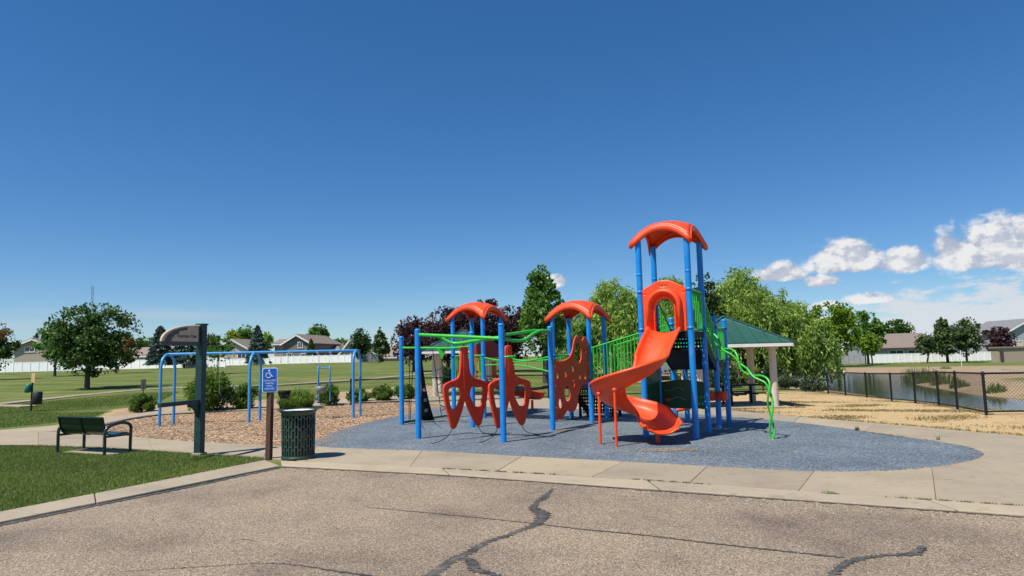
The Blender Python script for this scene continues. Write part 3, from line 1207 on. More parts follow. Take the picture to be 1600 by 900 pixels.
# transfer steps under the right-hand deck
tr = MB()
for k in range(3):
    z = Z2 - 0.3 * (k + 0.9)
    o_ = D2 + U * (0.05 + 0.3 * k)
    perf(tr, (o_.x, o_.y, z), Vv, U, S * 0.95, 0.32, 14, 4, 0.42)
    perf(tr, (o_.x, o_.y, z), Vv, UPZ, S * 0.95, 0.27, 14, 3, 0.45)
tr.build('transfer_steps', M_BLACK, play, solid=0.012)
ts = MB()
for q in (D2, D2 + Vv * S * 0.95):
    e0, e1 = q + U * 0.03, q + U * 0.98
    ts.add([(e0.x, e0.y, Z2), (e1.x, e1.y, 0.22), (e1.x, e1.y, 0.05), (e0.x, e0.y, 0.55)], [(0, 1, 2, 3)])
    for e, zz in ((e1, 0.2), (e0 + U * 0.45, 0.5)):
        ts.tube([(e.x, e.y, -0.02), (e.x, e.y, zz)], 0.03, 8)
ts.build('step_stringer', M_BLACK, play, solid=0.02)


# ---- the spiral slide
def slide():
    fr = mid(T1, T3)
    fwd = -U
    c = fr + fwd * 0.86 + Vv * 0.50          # axis of the helix, on the slider's right
    r = 0.45
    pts = []
    a0 = math.atan2((-Vv).y, (-Vv).x)
    # straight mouth
    for k in range(9):
        p = fr + fwd * (0.86 * k / 9) + Vv * (0.08 * k / 9)
        pts.append((Vector((p.x, p.y, 0)), fwd, ZT - 0.01 - 0.72 * (k / 9) ** 1.3))
    total = R(330)
    nseg = 44
    zs = [(0, ZT - 0.74), (0.2, 1.12), (0.42, 0.86), (0.68, 0.56), (1.0, 0.27)]
    for k in range(nseg + 1):
        t = k / nseg
        a = a0 - total * t
        p = c + Vector((math.cos(a), math.sin(a), 0)) * r
        tan = Vector((math.sin(a), -math.cos(a), 0))
        z = float(np.interp(t, [q[0] for q in zs], [q[1] for q in zs]))
        pts.append((p, tan, z))
    # smooth the drop
    zz = np.array([q[2] for q in pts])
    for _ in range(6):
        zz[1:-1] = (zz[:-2] + zz[1:-1] * 2 + zz[2:]) / 4
    e, te = pts[-1][0], pts[-1][1]
    run = [(p, t, float(z)) for (p, t, _), z in zip(pts, zz)]
    for k in range(1, 8):
        run.append((e + te * (0.10 * k), te, float(zz[-1]) - 0.11 * k / 7))
    outer, ridge = [], []
    n = len(run)
    for i, (p, t, z) in enumerate(run):
        side = Vector((-t.y, t.x, 0))        # slider's left, the outer wall of the curl
        u = i / (n - 1)
        hl = 0.17 + 0.14 * min(1, max(0, (u - 0.06) / 0.16))      # outer wall
        hr = 0.21
        if u > 0.86:
            f = (u - 0.86) / 0.14
            hl *= 1 - 0.45 * f
            hr *= 1 - 0.30 * f
        w = 0.29 + (0.075 * max(0, (u - 0.885) / 0.115))
        lift = 0.0
        if u > 0.93:                         # rounded scoop at the exit
            f2 = (u - 0.93) / 0.07
            w *= 1 - 0.22 * f2 ** 3
            lift = 0.05 * f2 ** 2
        bank = 0.05 if 0.12 < u < 0.85 else 0.0
        prof = [(-w - 0.055, hr - 0.035), (-w - 0.045, hr + 0.015), (-w - 0.008, hr + 0.012), (-w + 0.01, hr * 0.5), (-w + 0.06, 0.06), (-w + 0.16, 0.008), (0, 0),
                (w - 0.16, 0.012 + bank * 0.3), (w - 0.05, 0.07 + bank), (w + 0.0, hl * 0.5), (w + 0.02, hl + 0.012), (w + 0.06, hl + 0.015), (w + 0.07, hl - 0.035)]
        outer.append([Vector((p.x, p.y, z + h + lift)) + side * s for s, h in prof])
    mb = MB().sweep(outer)
    # curled lip at the mouth and the exit
    o = mb.build('spiral_slide', M_ORANGE, play, solid=0.03, subsurf=1)
    # rim bead that closes the exit
    bead = [q + run[-1][1] * 0.01 for q in outer[-1]]
    MB().tube(catmull(bead[3:10], 4), 0.022, 8).build('exit_lip', M_ORANGE, o)
    # support legs with their collars
    for (px, py), th in (((938.5, 693), 0.93), ((963.5, 697), 1.02)):
        b = G(px, py)
        MB().tube([(b.x, b.y, -0.02), (b.x, b.y, th)], 0.026, 10).build('slide_leg', M_ORANGE, o)
        MB().lathe((b.x, b.y, th - 0.02), [(0.028, 0), (0.042, 0.02), (0.046, 0.05), (0.02, 0.07)], 12).build('leg_collar', M_ORANGE, o)
    ee = run[-6]
    MB().tube([(ee[0].x, ee[0].y, -0.02), (ee[0].x, ee[0].y, ee[2])], 0.045, 10).build('slide_leg', M_ORANGE, o)
    # the arched hood at the top
    half = S / 2 - 0.075
    out = [(-half, 0.03), (-half, 0.88), (-half + 0.05, 0.92), (-0.30, 0.96), (-0.2, 1.02), (-0.1, 1.055), (0.1, 1.055), (0.2, 1.02), (0.30, 0.96), (half - 0.05, 0.92), (half, 0.88), (half, 0.03),
           (0.215, 0.03)]
    arch = [(0.215 * math.cos(t), 0.47 + 0.24 * math.sin(t)) for t in np.linspace(0, math.pi, 13)]
    out = out + arch + [(-0.215, 0.03)]
    hood = plate('slide_hood', out, [ellipse(0, 0.955, 0.10, 0.028, 14), ellipse(-0.40, 0.80, 0.035, 0.022, 10), ellipse(0.40, 0.80, 0.035, 0.022, 10)], 0.07,
                 (fr.x, fr.y, ZT), -Vv, UPZ, M_ORANGE, play, 0.015)
    # deep moulded arch that stands out from the hood
    secs = []
    ring = [(0.34, 0.05)] + [(0.34 * math.cos(t), 0.50 + 0.36 * math.sin(t)) for t in np.linspace(0, math.pi, 17)] + [(-0.34, 0.05)]
    ring_i = [(0.235, 0.05)] + [(0.235 * math.cos(t), 0.49 + 0.26 * math.sin(t)) for t in np.linspace(0, math.pi, 17)] + [(-0.235, 0.05)]

    def pl(x, z, d):
        q = fr - Vv * x + fwd * d
        return Vector((q.x, q.y, ZT + z))
    for kx, dd in ((1.1, 0.03), (1.03, 0.13), (0.97, 0.15), (0.92, 0.13)):
        secs.append([pl(x * kx, z * (1 + (kx - 1) * 0.6), dd) for x, z in ring])
    secs.append([pl(x, z, 0.03) for x, z in ring_i])
    MB().sweep(secs).build('hood_arch', M_ORANGE, hood, solid=0.02)
    return o


slide_o = slide()

# ---- climbing walls and panels
def wallplate(name, a, b, z0, outline, holes, mat, thick=0.06, part_label=None):
    """plate standing between two posts; outline in metres along a>b and up from z0"""
    d = (b - a)
    d.z = 0
    o = plate(name, outline, holes, thick, (a.x, a.y, z0), d, UPZ, mat, play, 0.012)
    return o


LAC = (PC - PA).length
k = LAC / 1.84
bub = catmull([(0.09, 0.42), (0.09, 1.50), (0.45, 1.52), (0.75, 1.60), (0.98, 1.78), (1.08, 2.0), (1.20, 2.16), (1.36, 2.12), (1.46, 2.06), (1.56, 2.14), (1.68, 2.12), (1.76, 1.98), (1.76, 1.5), (1.76, 1.02),
               (1.5, 0.99), (1.28, 0.88), (1.15, 0.62), (1.02, 0.42), (0.86, 0.34), (0.70, 0.40), (0.62, 0.41), (0.48, 0.32), (0.28, 0.26), (0.12, 0.22)], 4, True) if False else None
bub_pts = [(0.09, 0.30), (0.09, 0.9), (0.09, 1.55), (0.34, 1.55), (0.62, 1.575), (0.86, 1.67), (0.99, 1.84), (1.06, 2.02), (1.17, 2.15), (1.30, 2.15), (1.41, 2.06), (1.47, 2.05), (1.56, 2.13), (1.67, 2.12), (1.75, 2.0),
           (1.76, 1.5), (1.76, 1.06), (1.55, 1.03), (1.33, 0.93), (1.19, 0.72), (1.12, 0.50), (0.99, 0.37), (0.83, 0.34), (0.70, 0.40), (0.62, 0.385), (0.45, 0.27), (0.26, 0.22)]
bub_o = [(p.x * k, p.y) for p in catmull([(x, y, 0) for x, y in bub_pts], 4, True)]
wallplate('bubble_panel', PA, PC, 0.0, bub_o,
          [ellipse(x * k, y, rx, ry, 16) for x, y, rx, ry in ((1.25, 1.76, 0.18, 0.27), (1.60, 1.80, 0.06, 0.065), (0.25, 1.22, 0.075, 0.075), (0.62, 1.25, 0.065, 0.09), (0.96, 1.36, 0.08, 0.08),
                                                           (1.28, 1.18, 0.08, 0.09), (1.56, 1.16, 0.075, 0.09), (0.98, 1.02, 0.08, 0.10), (0.68, 0.80, 0.15, 0.20), (0.34, 0.58, 0.085, 0.13))], M_RED, 0.035)

pd_ = (PC - PA).normalized()
pn_ = Vector((pd_.y, -pd_.x, 0))
for x, z in ((0.13, 0.5), (0.13, 1.0), (0.13, 1.45), (LAC - 0.12, 1.15), (LAC - 0.12, 1.5), (LAC - 0.12, 1.95)):
    q = PA + pd_ * x + pn_ * 0.017 + UPZ * z
    MB().tube([q, q + pn_ * 0.012], 0.02, 8).build('panel_bolt', M_STEEL, play)
d12 = (T2 - T1).length
wallplate('climbing_wall', T1, T2, 0.28, [(0.07, 0), (d12 - 0.07, 0), (d12 - 0.07, 1.72), (0.07, 1.72)],
          [ellipse(x, y, 0.035, 0.055, 10) for x, y in ((0.3, 0.4), (0.62, 0.62), (0.32, 0.86), (0.65, 1.1), (0.35, 1.32))], M_DKGREEN)
d24 = (T4 - T2).length
px_ = wallplate('activity_panel', T2, T4, 0.50, [(p.x, p.y) for p in catmull([(0.03, 0.04, 0), (0.03, 0.5, 0), (0.2, 0.57, 0), (d24 / 2, 0.60, 0), (d24 - 0.2, 0.57, 0), (d24 - 0.06, 0.5, 0), (d24 - 0.06, 0.04, 0), (d24 - 0.2, 0.01, 0), (0.2, 0.01, 0)], 4, True)],
                [ellipse(0.58 + 0.055 * i, 0.10 + 0.055 * j, 0.011, 0.011, 6) for i in range(7) for j in range(8) if (i * 3 + j * 5) % 7 != 0], M_DKGREEN, 0.05)
td = (T4 - T2).normalized()
fn = Vector((td.y, -td.x, 0))
for zz in (0.88, 0.68):
    q = [T2 + td * x + fn * 0.035 + UPZ * (zz + dz) for x, dz in ((0.12, 0), (0.26, 0.005), (0.36, 0.05), (0.46, 0.055), (0.56, 0.0))]
    MB().tube(catmull(q, 4), 0.012, 6).build('squiggle_track', M_GREYDECK, px_)
q = T2 + td * 0.2 + fn * 0.04
MB().box((q.x, q.y, 0.68), (0.09, 0.03, 0.07), rz=math.atan2(td.y, td.x)).build('slider_knob', M_RED, px_, bevel=0.01)
# double drum on the short post, and a grip bar lower down
dr = MB()
for s_ in (-1, 1):
    c_ = T5 + (-Vv) * (0.13 * s_) - U * 0.09
    dr.tube([c_ + Vector((0, 0, 0.60)), c_ + Vector((0, 0, 0.64)) - Vv * 0.0, c_ + UPZ * 0.78, c_ + UPZ * 0.81], [0.07, 0.10, 0.125, 0.10], 12)
dr.bar(T5 + Vv * 0.16 - U * 0.09 + UPZ * 0.70, T5 - Vv * 0.16 - U * 0.09 + UPZ * 0.70, 0.08, 0.10)
dr.build('bongo_drum', M_ORANGE, play)
g0, g1 = T6.lerp(T5, 0.04), T6.lerp(T5, 0.35)
MB().tube([(g0.x, g0.y, 0.36), (g1.x, g1.y, 0.43)], 0.05, 10).build('step_pod', M_ORANGE, play)

# ---- twisted vine climber at the right of the tower
vb = G(1207, 685.5)
vs_ = T4 + (-Vv) * 0.07
ctrl = [Vector((vs_.x, vs_.y, 2.15))]
for (px, py), t in (((1114, 524), 0.08), ((1127, 543), 0.2), ((1146, 552), 0.38), ((1160, 574), 0.52), ((1176, 586), 0.68), ((1198, 596), 0.9), ((1203, 622), 0.97), ((1205, 652), 0.99)):
    y = vs_.y + (vb.y - vs_.y) * t
    ctrl.append(AT(px, py, y))
ctrl.append(Vector((vb.x, vb.y, -0.02)))
cl = catmull(ctrl, 8)
for ph in (0, math.pi):
    pts = []
    for i, p in enumerate(cl):
        t = (cl[min(i + 1, len(cl) - 1)] - cl[max(i - 1, 0)]).normalized()
        s_ = t.cross(Vector((0.3, 0.9, 0.2))).normalized()
        n_ = t.cross(s_)
        a = ph + i * 0.27
        amp = 0.048 * min(1, i / 6, (len(cl) - 1 - i) / 4 + 0.15)
        pts.append(p + (s_ * math.cos(a) + n_ * math.sin(a)) * amp)
    MB().tube(pts, 0.021, 8).build('vine_climber', M_GREEN, play)

# ---- overhead green beams of the climber court
def beam(px, ys, r, name='overhead_beam'):
    pts = [AT(x, y, d) for (x, y), d in zip(px, ys)]
    return MB().tube(catmull(pts, 6), r, 10).build(name, M_GREEN, play)


def along(a, b, px):
    """distance ahead of the point of the segment a>b seen in column px"""
    d = ray(px, 530)
    m_ = d.x / d.y
    t = (m_ * a.y - a.x) / ((b.x - a.x) - m_ * (b.y - a.y))
    return a.y + (b.y - a.y) * t


pts = [(654, 523), (675, 524), (720, 526), (784, 529)]
beam(pts, [along(P2, P3, x) for x, _ in pts], 0.038)
pts = [(676, 523.5), (688, 527), (703, 535), (716, 536.5), (745, 532), (770, 528.5), (784, 527)]
beam(pts, [along(P2, P3, x) + 0.25 * math.sin(math.pi * min(1, max(0, (x - 672) / 112))) for x, _ in pts], 0.036)
pts = [(788, 529), (806, 532.5), (820, 531), (832, 522.5), (845, 517), (861, 517)]
beam(pts, [along(P3, PA, x) for x, _ in pts], 0.036)
pts = [(788, 523), (806, 521), (826, 517.5), (844, 516.5), (861, 517.5)]
beam(pts, [along(P3, PA, x) + 0.22 * math.sin(math.pi * (x - 788) / 73) for x, _ in pts], 0.034)
pts = [(628, 543.5), (660, 543.5), (700, 544), (739, 541)]
beam(pts, [along(P1, PF, x) for x, _ in pts], 0.028)
# low ground rail of the net
q0, q1 = P1 + UPZ * 0.04, PF + UPZ * 0.04
MB().tube([P1.lerp(GG, 0.02) + UPZ * 0.05, G(700, 652) + UPZ * 0.05], 0.03, 8).build('ground_rail', M_DKGREEN, play)
# green bracket under the rear beam
ybr = along(P1, PF, 688)
tri = [AT(683, 545, ybr), AT(697, 545, ybr), AT(691, 562, ybr)]
MB().add(tri, [(0, 1, 2)]).build('beam_bracket', M_GREEN, play, solid=0.03)
# little green grip on the front post
gq = P3 + UPZ * 1.68
MB().tube(catmull([gq, gq + Vector((0.12, -0.06, 0.02)), gq + Vector((0.26, -0.02, 0.02)), gq + Vector((0.22, 0.1, 0.0)), gq + Vector((0.02, 0.06, 0))], 4), 0.018, 8).build('post_grip', M_GREEN, play)


# ---- hanging red wing climbers
def wing(cx, y, zt, zb, w, mirror, yaw):
    """hanging climber: a spine that splits into two lobes, each with a large hole"""
    h = zt - zb
    ux = Vector((math.cos(yaw), math.sin(yaw), 0))
    out = []
    for s, tw in ((-1, 0.10), (1, 0.10)):
        # one lobe per plate, the plates folded like half-open wings
        wv = Vector((math.cos(yaw + s * tw), math.sin(yaw + s * tw), 0)) if s > 0 else -Vector((math.cos(yaw + s * tw), math.sin(yaw + s * tw), 0))
        q = w * (0.55 if s > 0 else 0.40)
        o_pts = [(-0.02, 0.98), (0.03, 1.0), (0.065, 0.97), (0.085, 0.80), (0.12, 0.66), (0.20, 0.60), (0.36, 0.57), (0.47, 0.54), (0.50, 0.49), (0.475, 0.34), (0.40, 0.16), (0.34, 0.03), (0.29, 0.0), (0.23, 0.02),
                 (0.15, 0.12), (0.06, 0.25), (0.0, 0.40), (-0.02, 0.6), (-0.02, 0.8)]
        h_pts = [(0.15, 0.50), (0.27, 0.515), (0.38, 0.49), (0.405, 0.43), (0.37, 0.29), (0.325, 0.235), (0.23, 0.235), (0.18, 0.27), (0.10, 0.38), (0.11, 0.46)]
        o2 = [(p.x * q * 2, p.y * h) for p in catmull([(a, b, 0) for a, b in o_pts], 4, True)]
        h2 = [(p.x * q * 2, p.y * h) for p in catmull([(a, b, 0) for a, b in h_pts], 4, True)]
        bolts = [ellipse(0.26 * q * 2, 0.13 * h, 0.018, 0.03, 8), ellipse(0.30 * q * 2, 0.075 * h, 0.010, 0.012, 6)]
        out.append(plate('wing_climber', o2, [h2] + bolts, 0.055, (cx, y, zb), wv, UPZ, M_RED, play, 0.014))
    # hanging rope, and the ground cable below
    MB().tube([(cx, y, zt - 0.06), (cx, y + 0.02, zt + 0.20)], 0.012, 6).build('hanging_rope', M_ROPE, out[0])
    for wv, s in ((ux, 0.24), (-ux, 0.24)):
        e = Vector((cx, y, zb)) + wv * w * s * 1.1
        MB().tube(catmull([e + UPZ * 0.02, e + wv * 0.12 - UPZ * 0.14, e + wv * 0.35 - UPZ * (zb - 0.02), e + wv * 0.6 - UPZ * (zb + 0.01)], 4), 0.008, 5).build('ground_cable', M_ROPE, out[0])
    return out


yw = along(P2, P3, 725) + 0.25
xw = AT(725, 560, yw)
wing(xw.x, yw, 1.92, 0.24, 1.34, 1, R(46))
yw2 = along(P3, PA, 794) + 0.35
xw2 = AT(794, 560, yw2)
wing(xw2.x, yw2, 1.92, 0.24, 1.34, 1, R(46))

# ---- black belt climber and rope ladder at the left
bt = AT(657, 540, along(P1, PF, 657))
bb = G(667, 658)
secs = []
for k in range(13):
    t = k / 12
    p = bt.lerp(bb, t)
    p.x = bt.x + (bb.x - bt.x) * (t ** 2.2) - 0.02
    p.z = bt.z * (1 - t) + 0.02
    w_ = 0.02 + 0.20 * t ** 2.4
    secs.append([p + Vector((-w_ * 0.8, 0, 0)), p + Vector((w_, 0.05, 0))])
belt = MB().sweep(secs).build('belt_climber', M_BLACK, play, solid=0.02)
for t in (0.58, 0.72, 0.86):
    p = bt.lerp(bb, t)
    p.x = bt.x + (bb.x - bt.x) * (t ** 2.2) + 0.01
    p.z = bt.z * (1 - t) + 0.02
    MB().tube([p + Vector((0.0, -0.03, 0)), p + Vector((0, -0.018, 0))], 0.05, 10).build('belt_hold', M_GREYDECK, belt)
for (xa, ya, xb, yb) in ((676, 545, 690, 652), (689, 545, 699, 652), (640, 545, 639, 656), (646, 545, 641, 656)):
    a = AT(xa, ya, along(P1, PF, xa))
    b = G(xb, yb)
    MB().tube([a, b], 0.010, 5).build('net_rope', M_ROPE, play)
for k in range(7):
    t = 0.3 + 0.1 * k
    a = AT(676, 545, along(P1, PF, 676)).lerp(G(690, 652), t)
    b = AT(689, 545, along(P1, PF, 689)).lerp(G(699, 652), t + (0.05 if k % 2 else -0.05))
    MB().tube([a, b], 0.012, 5).build('net_rung', M_ROPE, play)
for za in (1.3, 0.5, 0.25):
    a = AT(640, 545, along(P1, PF, 640)).lerp(G(639, 656), 1 - za / 2.1)
    b = P2.lerp(P1, 0.45) + UPZ * (za + 0.2)
    MB().tube([a, b], 0.010, 5).build('net_rung', M_ROPE, play)

# ---- rear hood and slide of the left deck
dhb = (BK - HH)
lh = dhb.length
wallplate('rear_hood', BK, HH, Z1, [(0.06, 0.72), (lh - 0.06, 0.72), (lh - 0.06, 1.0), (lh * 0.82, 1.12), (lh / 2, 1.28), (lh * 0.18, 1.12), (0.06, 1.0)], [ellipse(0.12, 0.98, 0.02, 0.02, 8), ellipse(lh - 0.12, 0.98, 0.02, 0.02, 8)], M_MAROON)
barrier(BK, HH, Z1, 0.68, bars=9, mat=M_YELLOW, r=0.014)
for x in (0.28, 0.66):
    q = BK.lerp(HH, x) + U * 0.15
    MB().tube([(q.x, q.y, Z1 + 0.1), (q.x, q.y, Z1 + 0.6)], 0.075, 12).build('spinner', M_YELLOW, play)
rsec = []
r0 = mid(HH, BK)
for k in range(15):
    t = k / 14
    p = r0 + U * (0.05 + 2.1 * t) + (-Vv) * (0.55 * t * t)
    z = Z1 - 0.02 - (Z1 - 0.30) * (t ** 0.8 if t < 0.85 else 0.88 + (t - 0.85) * 0.5)
    hw = 0.26
    rsec.append([p + Vv * s + UPZ * (z + h_) for s, h_ in ((hw + 0.06, 0.16), (hw + 0.05, 0.21), (hw, 0.20), (hw - 0.03, 0.06), (0.1, 0), (-0.1, 0), (-hw + 0.03, 0.06), (-hw, 0.20), (-hw - 0.05, 0.21), (-hw - 0.06, 0.16))])
rs = MB().sweep(rsec).build('rear_slide', M_RED, play, solid=0.03)
pe = r0 + U * 1.95 - Vv * 0.47
MB().tube([(pe.x, pe.y, -0.02), (pe.x, pe.y, 0.3)], 0.04, 8).build('slide_leg', M_RED, rs)

# ------------------------------------------------------------------ swing frame and its swings
L1, L2 = G(249, 664), G(271, 660.5)
N1, N2 = G(389, 658.6), G(406, 654.7)
R1, R2 = G(552, 650.7), G(563, 648)
swf = thing('swing_frame', 'long blue arched swing frame standing in the wood chips', 'swing frame', tuple(mid(L1, R2)))
ZB = 2.0
tops = []
for a, b in ((L1, L2), (N1, N2), (R1, R2)):
    c = mid(a, b)
    tops.append(c)
    d = (b - a).normalized()
    w = (b - a).length / 2
    pts = [a - UPZ * 0.08, a + UPZ * 0.6, a + UPZ * 1.2, a + UPZ * (ZB - w * 1.2)]
    for k in range(1, 9):
        t = math.pi * k / 9
        pts.append(c - d * w * math.cos(t) + UPZ * (ZB - w * 1.2 + w * 1.2 * math.sin(t)))
    pts += [b + UPZ * (ZB - w * 1.2), b + UPZ * 1.2, b + UPZ * 0.6, b - UPZ * 0.08]
    MB().tube(pts, 0.042, 10).build('arch_leg', M_SWINGBLUE, swf)
for a, b in ((0, 1), (1, 2)):
    MB().tube([tops[a] + UPZ * ZB, tops[b] + UPZ * ZB], 0.045, 10).build('top_beam', M_SWINGBLUE, swf)


def hang(px):
    """point of the top beam seen in column px"""
    d = ray(px, 550)
    m_ = d.x / d.y
    for a, b in ((tops[0], tops[1]), (tops[1], tops[2])):
        t = (m_ * a.y - a.x) / ((b.x - a.x) - m_ * (b.y - a.y))
        if 0 <= t <= 1:
            return a.lerp(b, t) + UPZ * (ZB - 0.05)
    return tops[1] + UPZ * ZB


for px in (299, 345, 366, 430, 452, 496, 516):
    h_ = hang(px)
    MB().lathe((h_.x, h_.y, h_.z - 0.02), [(0.05, 0.09), (0.055, 0.05), (0.055, 0.03), (0.02, 0.0), (0.012, -0.04)], 10).build('beam_hanger', M_STEEL, swf)


def chain(mb, a, b, r=0.004):
    mb.tube([a, b], r, 5)
    n = int((Vector(b) - Vector(a)).length / 0.09)
    for k in range(n):
        p = Vector(a).lerp(Vector(b), (k + 0.5) / n)
        mb.box(p, (0.014, 0.005, 0.045), rz=(k % 2) * 1.57)


bd = (tops[1] - tops[0]).normalized()
# belt swing
h1, h2 = hang(343), hang(357)
zb = 0.62
sw = thing('belt_swing', 'black belt swing hanging before the large round shrub', 'swing', tuple(mid(h1, h2) - UPZ * (ZB - zb)))
a, b = h1 - UPZ * (ZB - 0.05 - zb - 0.22) + bd * 0.02, h2 - UPZ * (ZB - 0.05 - zb - 0.2) + bd * 0.22
cm = MB()
chain(cm, h1, a)
chain(cm, h2, b)
cm.build('chain', M_STEEL, sw)
secs = []
for k in range(9):
    t = k / 8
    p = a.lerp(b, t) - UPZ * (0.22 * math.sin(math.pi * t) + 0.02)
    q = Vector((-bd.y, bd.x, 0)) * 0.08
    secs.append([p - q, p + q])
MB().sweep(secs).build('seat', M_BLACK, sw, solid=0.02)


def bucket(px0, px1, zs, label):
    h1, h2 = hang(px0), hang(px1)
    c = mid(h1, h2)
    t_ = thing('bucket_swing', label, 'swing', (c.x, c.y, zs))
    a, b = Vector((c.x, c.y, zs + 0.2)) - bd * 0.15, Vector((c.x, c.y, zs + 0.2)) + bd * 0.15
    cm = MB()
    chain(cm, h1, a)
    chain(cm, h2, b)
    cm.build('chain', M_STEEL, t_)
    prof = [(0.02, 0.0), (0.11, 0.02), (0.17, 0.10), (0.19, 0.20), (0.19, 0.24), (0.165, 0.24), (0.15, 0.12), (0.02, 0.05)]
    MB().lathe((c.x, c.y, zs), prof, 16).build('seat', M_BLACK, t_)
    for s in (-1, 1):
        e = Vector((c.x, c.y, zs + 0.1)) + Vector((bd.y, -bd.x, 0)) * 0.172 + bd * 0.07 * s
        MB().tube([e, e + Vector((bd.y, -bd.x, 0)) * 0.02], 0.035, 10).build('leg_hole', M_LINER, t_)
    return t_


bucket(439, 451, 0.60, 'black bucket swing hanging just right of the blue parking sign')
# face-to-face swing in a blue tube frame
h1, h2 = hang(497), hang(516)
c = mid(h1, h2)
ts_ = thing('tandem_swing', 'face-to-face swing with blue tube frame and grey bucket hanging by the grasses', 'swing', (c.x, c.y, 0.4))
cm = MB()
zt_ = 1.55
cd = Vector((-bd.y, bd.x, 0))
for h_, s in ((h1, -1), (h2, 1)):
    chain(cm, h_, Vector((c.x, c.y, zt_)) + bd * 0.15 * s)
cm.build('chain', M_STEEL, ts_)
fr_ = MB()
for s in (-1, 1):
    o_ = Vector((c.x, c.y, 0)) + bd * 0.17 * s
    fr_.tube(catmull([o_ + UPZ * 0.95 - cd * 0.16, o_ + UPZ * 1.3 - cd * 0.14, o_ + UPZ * 1.52 - cd * 0.05, o_ + UPZ * 1.52 + cd * 0.05, o_ + UPZ * 1.25 + cd * 0.16, o_ + UPZ * 0.8 + cd * 0.2, o_ + UPZ * 0.42 + cd * 0.22], 5), 0.018, 8)
o_ = Vector((c.x, c.y, zt_ - 0.06))
fr_.tube([o_ - bd * 0.2, o_ + bd * 0.2], 0.02, 8)
fr_.tube([o_ - bd * 0.17 + cd * 0.22 - UPZ * 1.05, o_ + bd * 0.17 + cd * 0.22 - UPZ * 1.05], 0.018, 8)
fr_.build('tube_frame', M_SWINGBLUE, ts_)
b_ = Vector((c.x, c.y, 0)) - cd * 0.16 - bd * 0.08
MB().lathe((b_.x, b_.y, 0.72), [(0.02, 0), (0.10, 0.02), (0.15, 0.12), (0.16, 0.22), (0.135, 0.22), (0.12, 0.1), (0.02, 0.05)], 14).build('bucket_seat', M_GREYDECK, ts_)
MB().box((c.x + cd.x * 0.2, c.y + cd.y * 0.2, 0.44), (0.42, 0.16, 0.04), rz=math.atan2(bd.y, bd.x)).build('bench_seat', M_BLACK, ts_, bevel=0.01)


# ------------------------------------------------------------------ bench, seen from behind
NL, NR = G(90, 706.5), G(163, 711)
wd = (NR - NL).normalized()
fd = Vector((-wd.y, wd.x, 0))            # the way the bench faces
bl = (NR - NL).length
bench = thing('park_bench', 'dark green steel park bench seen from behind on the left lawn', 'bench', tuple(mid(NL, NR) + fd * 0.27))
for e in (NL, NR):
    f = e + fd * 0.53
    pts = catmull([e - UPZ * 0.03, e + UPZ * 0.2, e + UPZ * 0.42, e + UPZ * 0.50 + fd * 0.04, e + UPZ * 0.555 + fd * 0.14, e + UPZ * 0.58 + fd * 0.32, e + UPZ * 0.565 + fd * 0.45, e + UPZ * 0.49 + fd * 0.53, f + UPZ * 0.3, f - UPZ * 0.03], 5)
    MB().tube(pts, 0.030, 10).build('leg_frame', M_BENCH, bench)
    MB().tube([e + UPZ * 0.34, f + UPZ * 0.34], 0.022, 8).build('seat_bearer', M_BENCH, bench)
prof = [(-0.07, 0.70), (-0.055, 0.722), (-0.03, 0.715), (-0.02, 0.69), (0.0, 0.60), (0.02, 0.52), (0.045, 0.45), (0.09, 0.385), (0.17, 0.355), (0.30, 0.365), (0.40, 0.385), (0.47, 0.385), (0.505, 0.36), (0.505, 0.33)]
n = 30
secs = []
for i in range(n + 1):
    p = NL + wd * (0.03 + (bl - 0.06) * i / n)
    secs.append([p + fd * a + UPZ * z for a, z in prof])
# slotted sheet: leave out every other cell of the middle of back and seat
mb = MB()
ncell = len(prof) - 1
V0 = [q for s in secs for q in s]
F0 = []
for i in range(n):
    for k_ in range(ncell):
        F0.append((i * (ncell + 1) + k_, (i + 1) * (ncell + 1) + k_, (i + 1) * (ncell + 1) + k_ + 1, i * (ncell + 1) + k_ + 1))
mb.add(V0, F0, True)
mb.build('seat_sheet', M_BENCH, bench, solid=0.012)
for s in (0.0, 0.5, 1.0):
    p = NL + wd * (0.03 + (bl - 0.06) * s)
    MB().tube(catmull([p + fd * (a - 0.012 if i < 8 else a) + UPZ * (z - (0.012 if i > 7 else 0)) for i, (a, z) in enumerate(prof[2:-1])], 3), 0.014, 8).build('edge_rib', M_BENCH, bench)
pad = [NL + fd * 0.04 + wd * 0.02, NR + fd * 0.04 - wd * 0.02 + wd * 0.1, NR + fd * 0.66 + wd * 0.1, NL + fd * 0.66]
tag(MB().prism(XY(pad), -0.12, 0.0).build('bench_pad', M_CONC), 'small concrete pad under the green bench', 'pad', kind='structure')

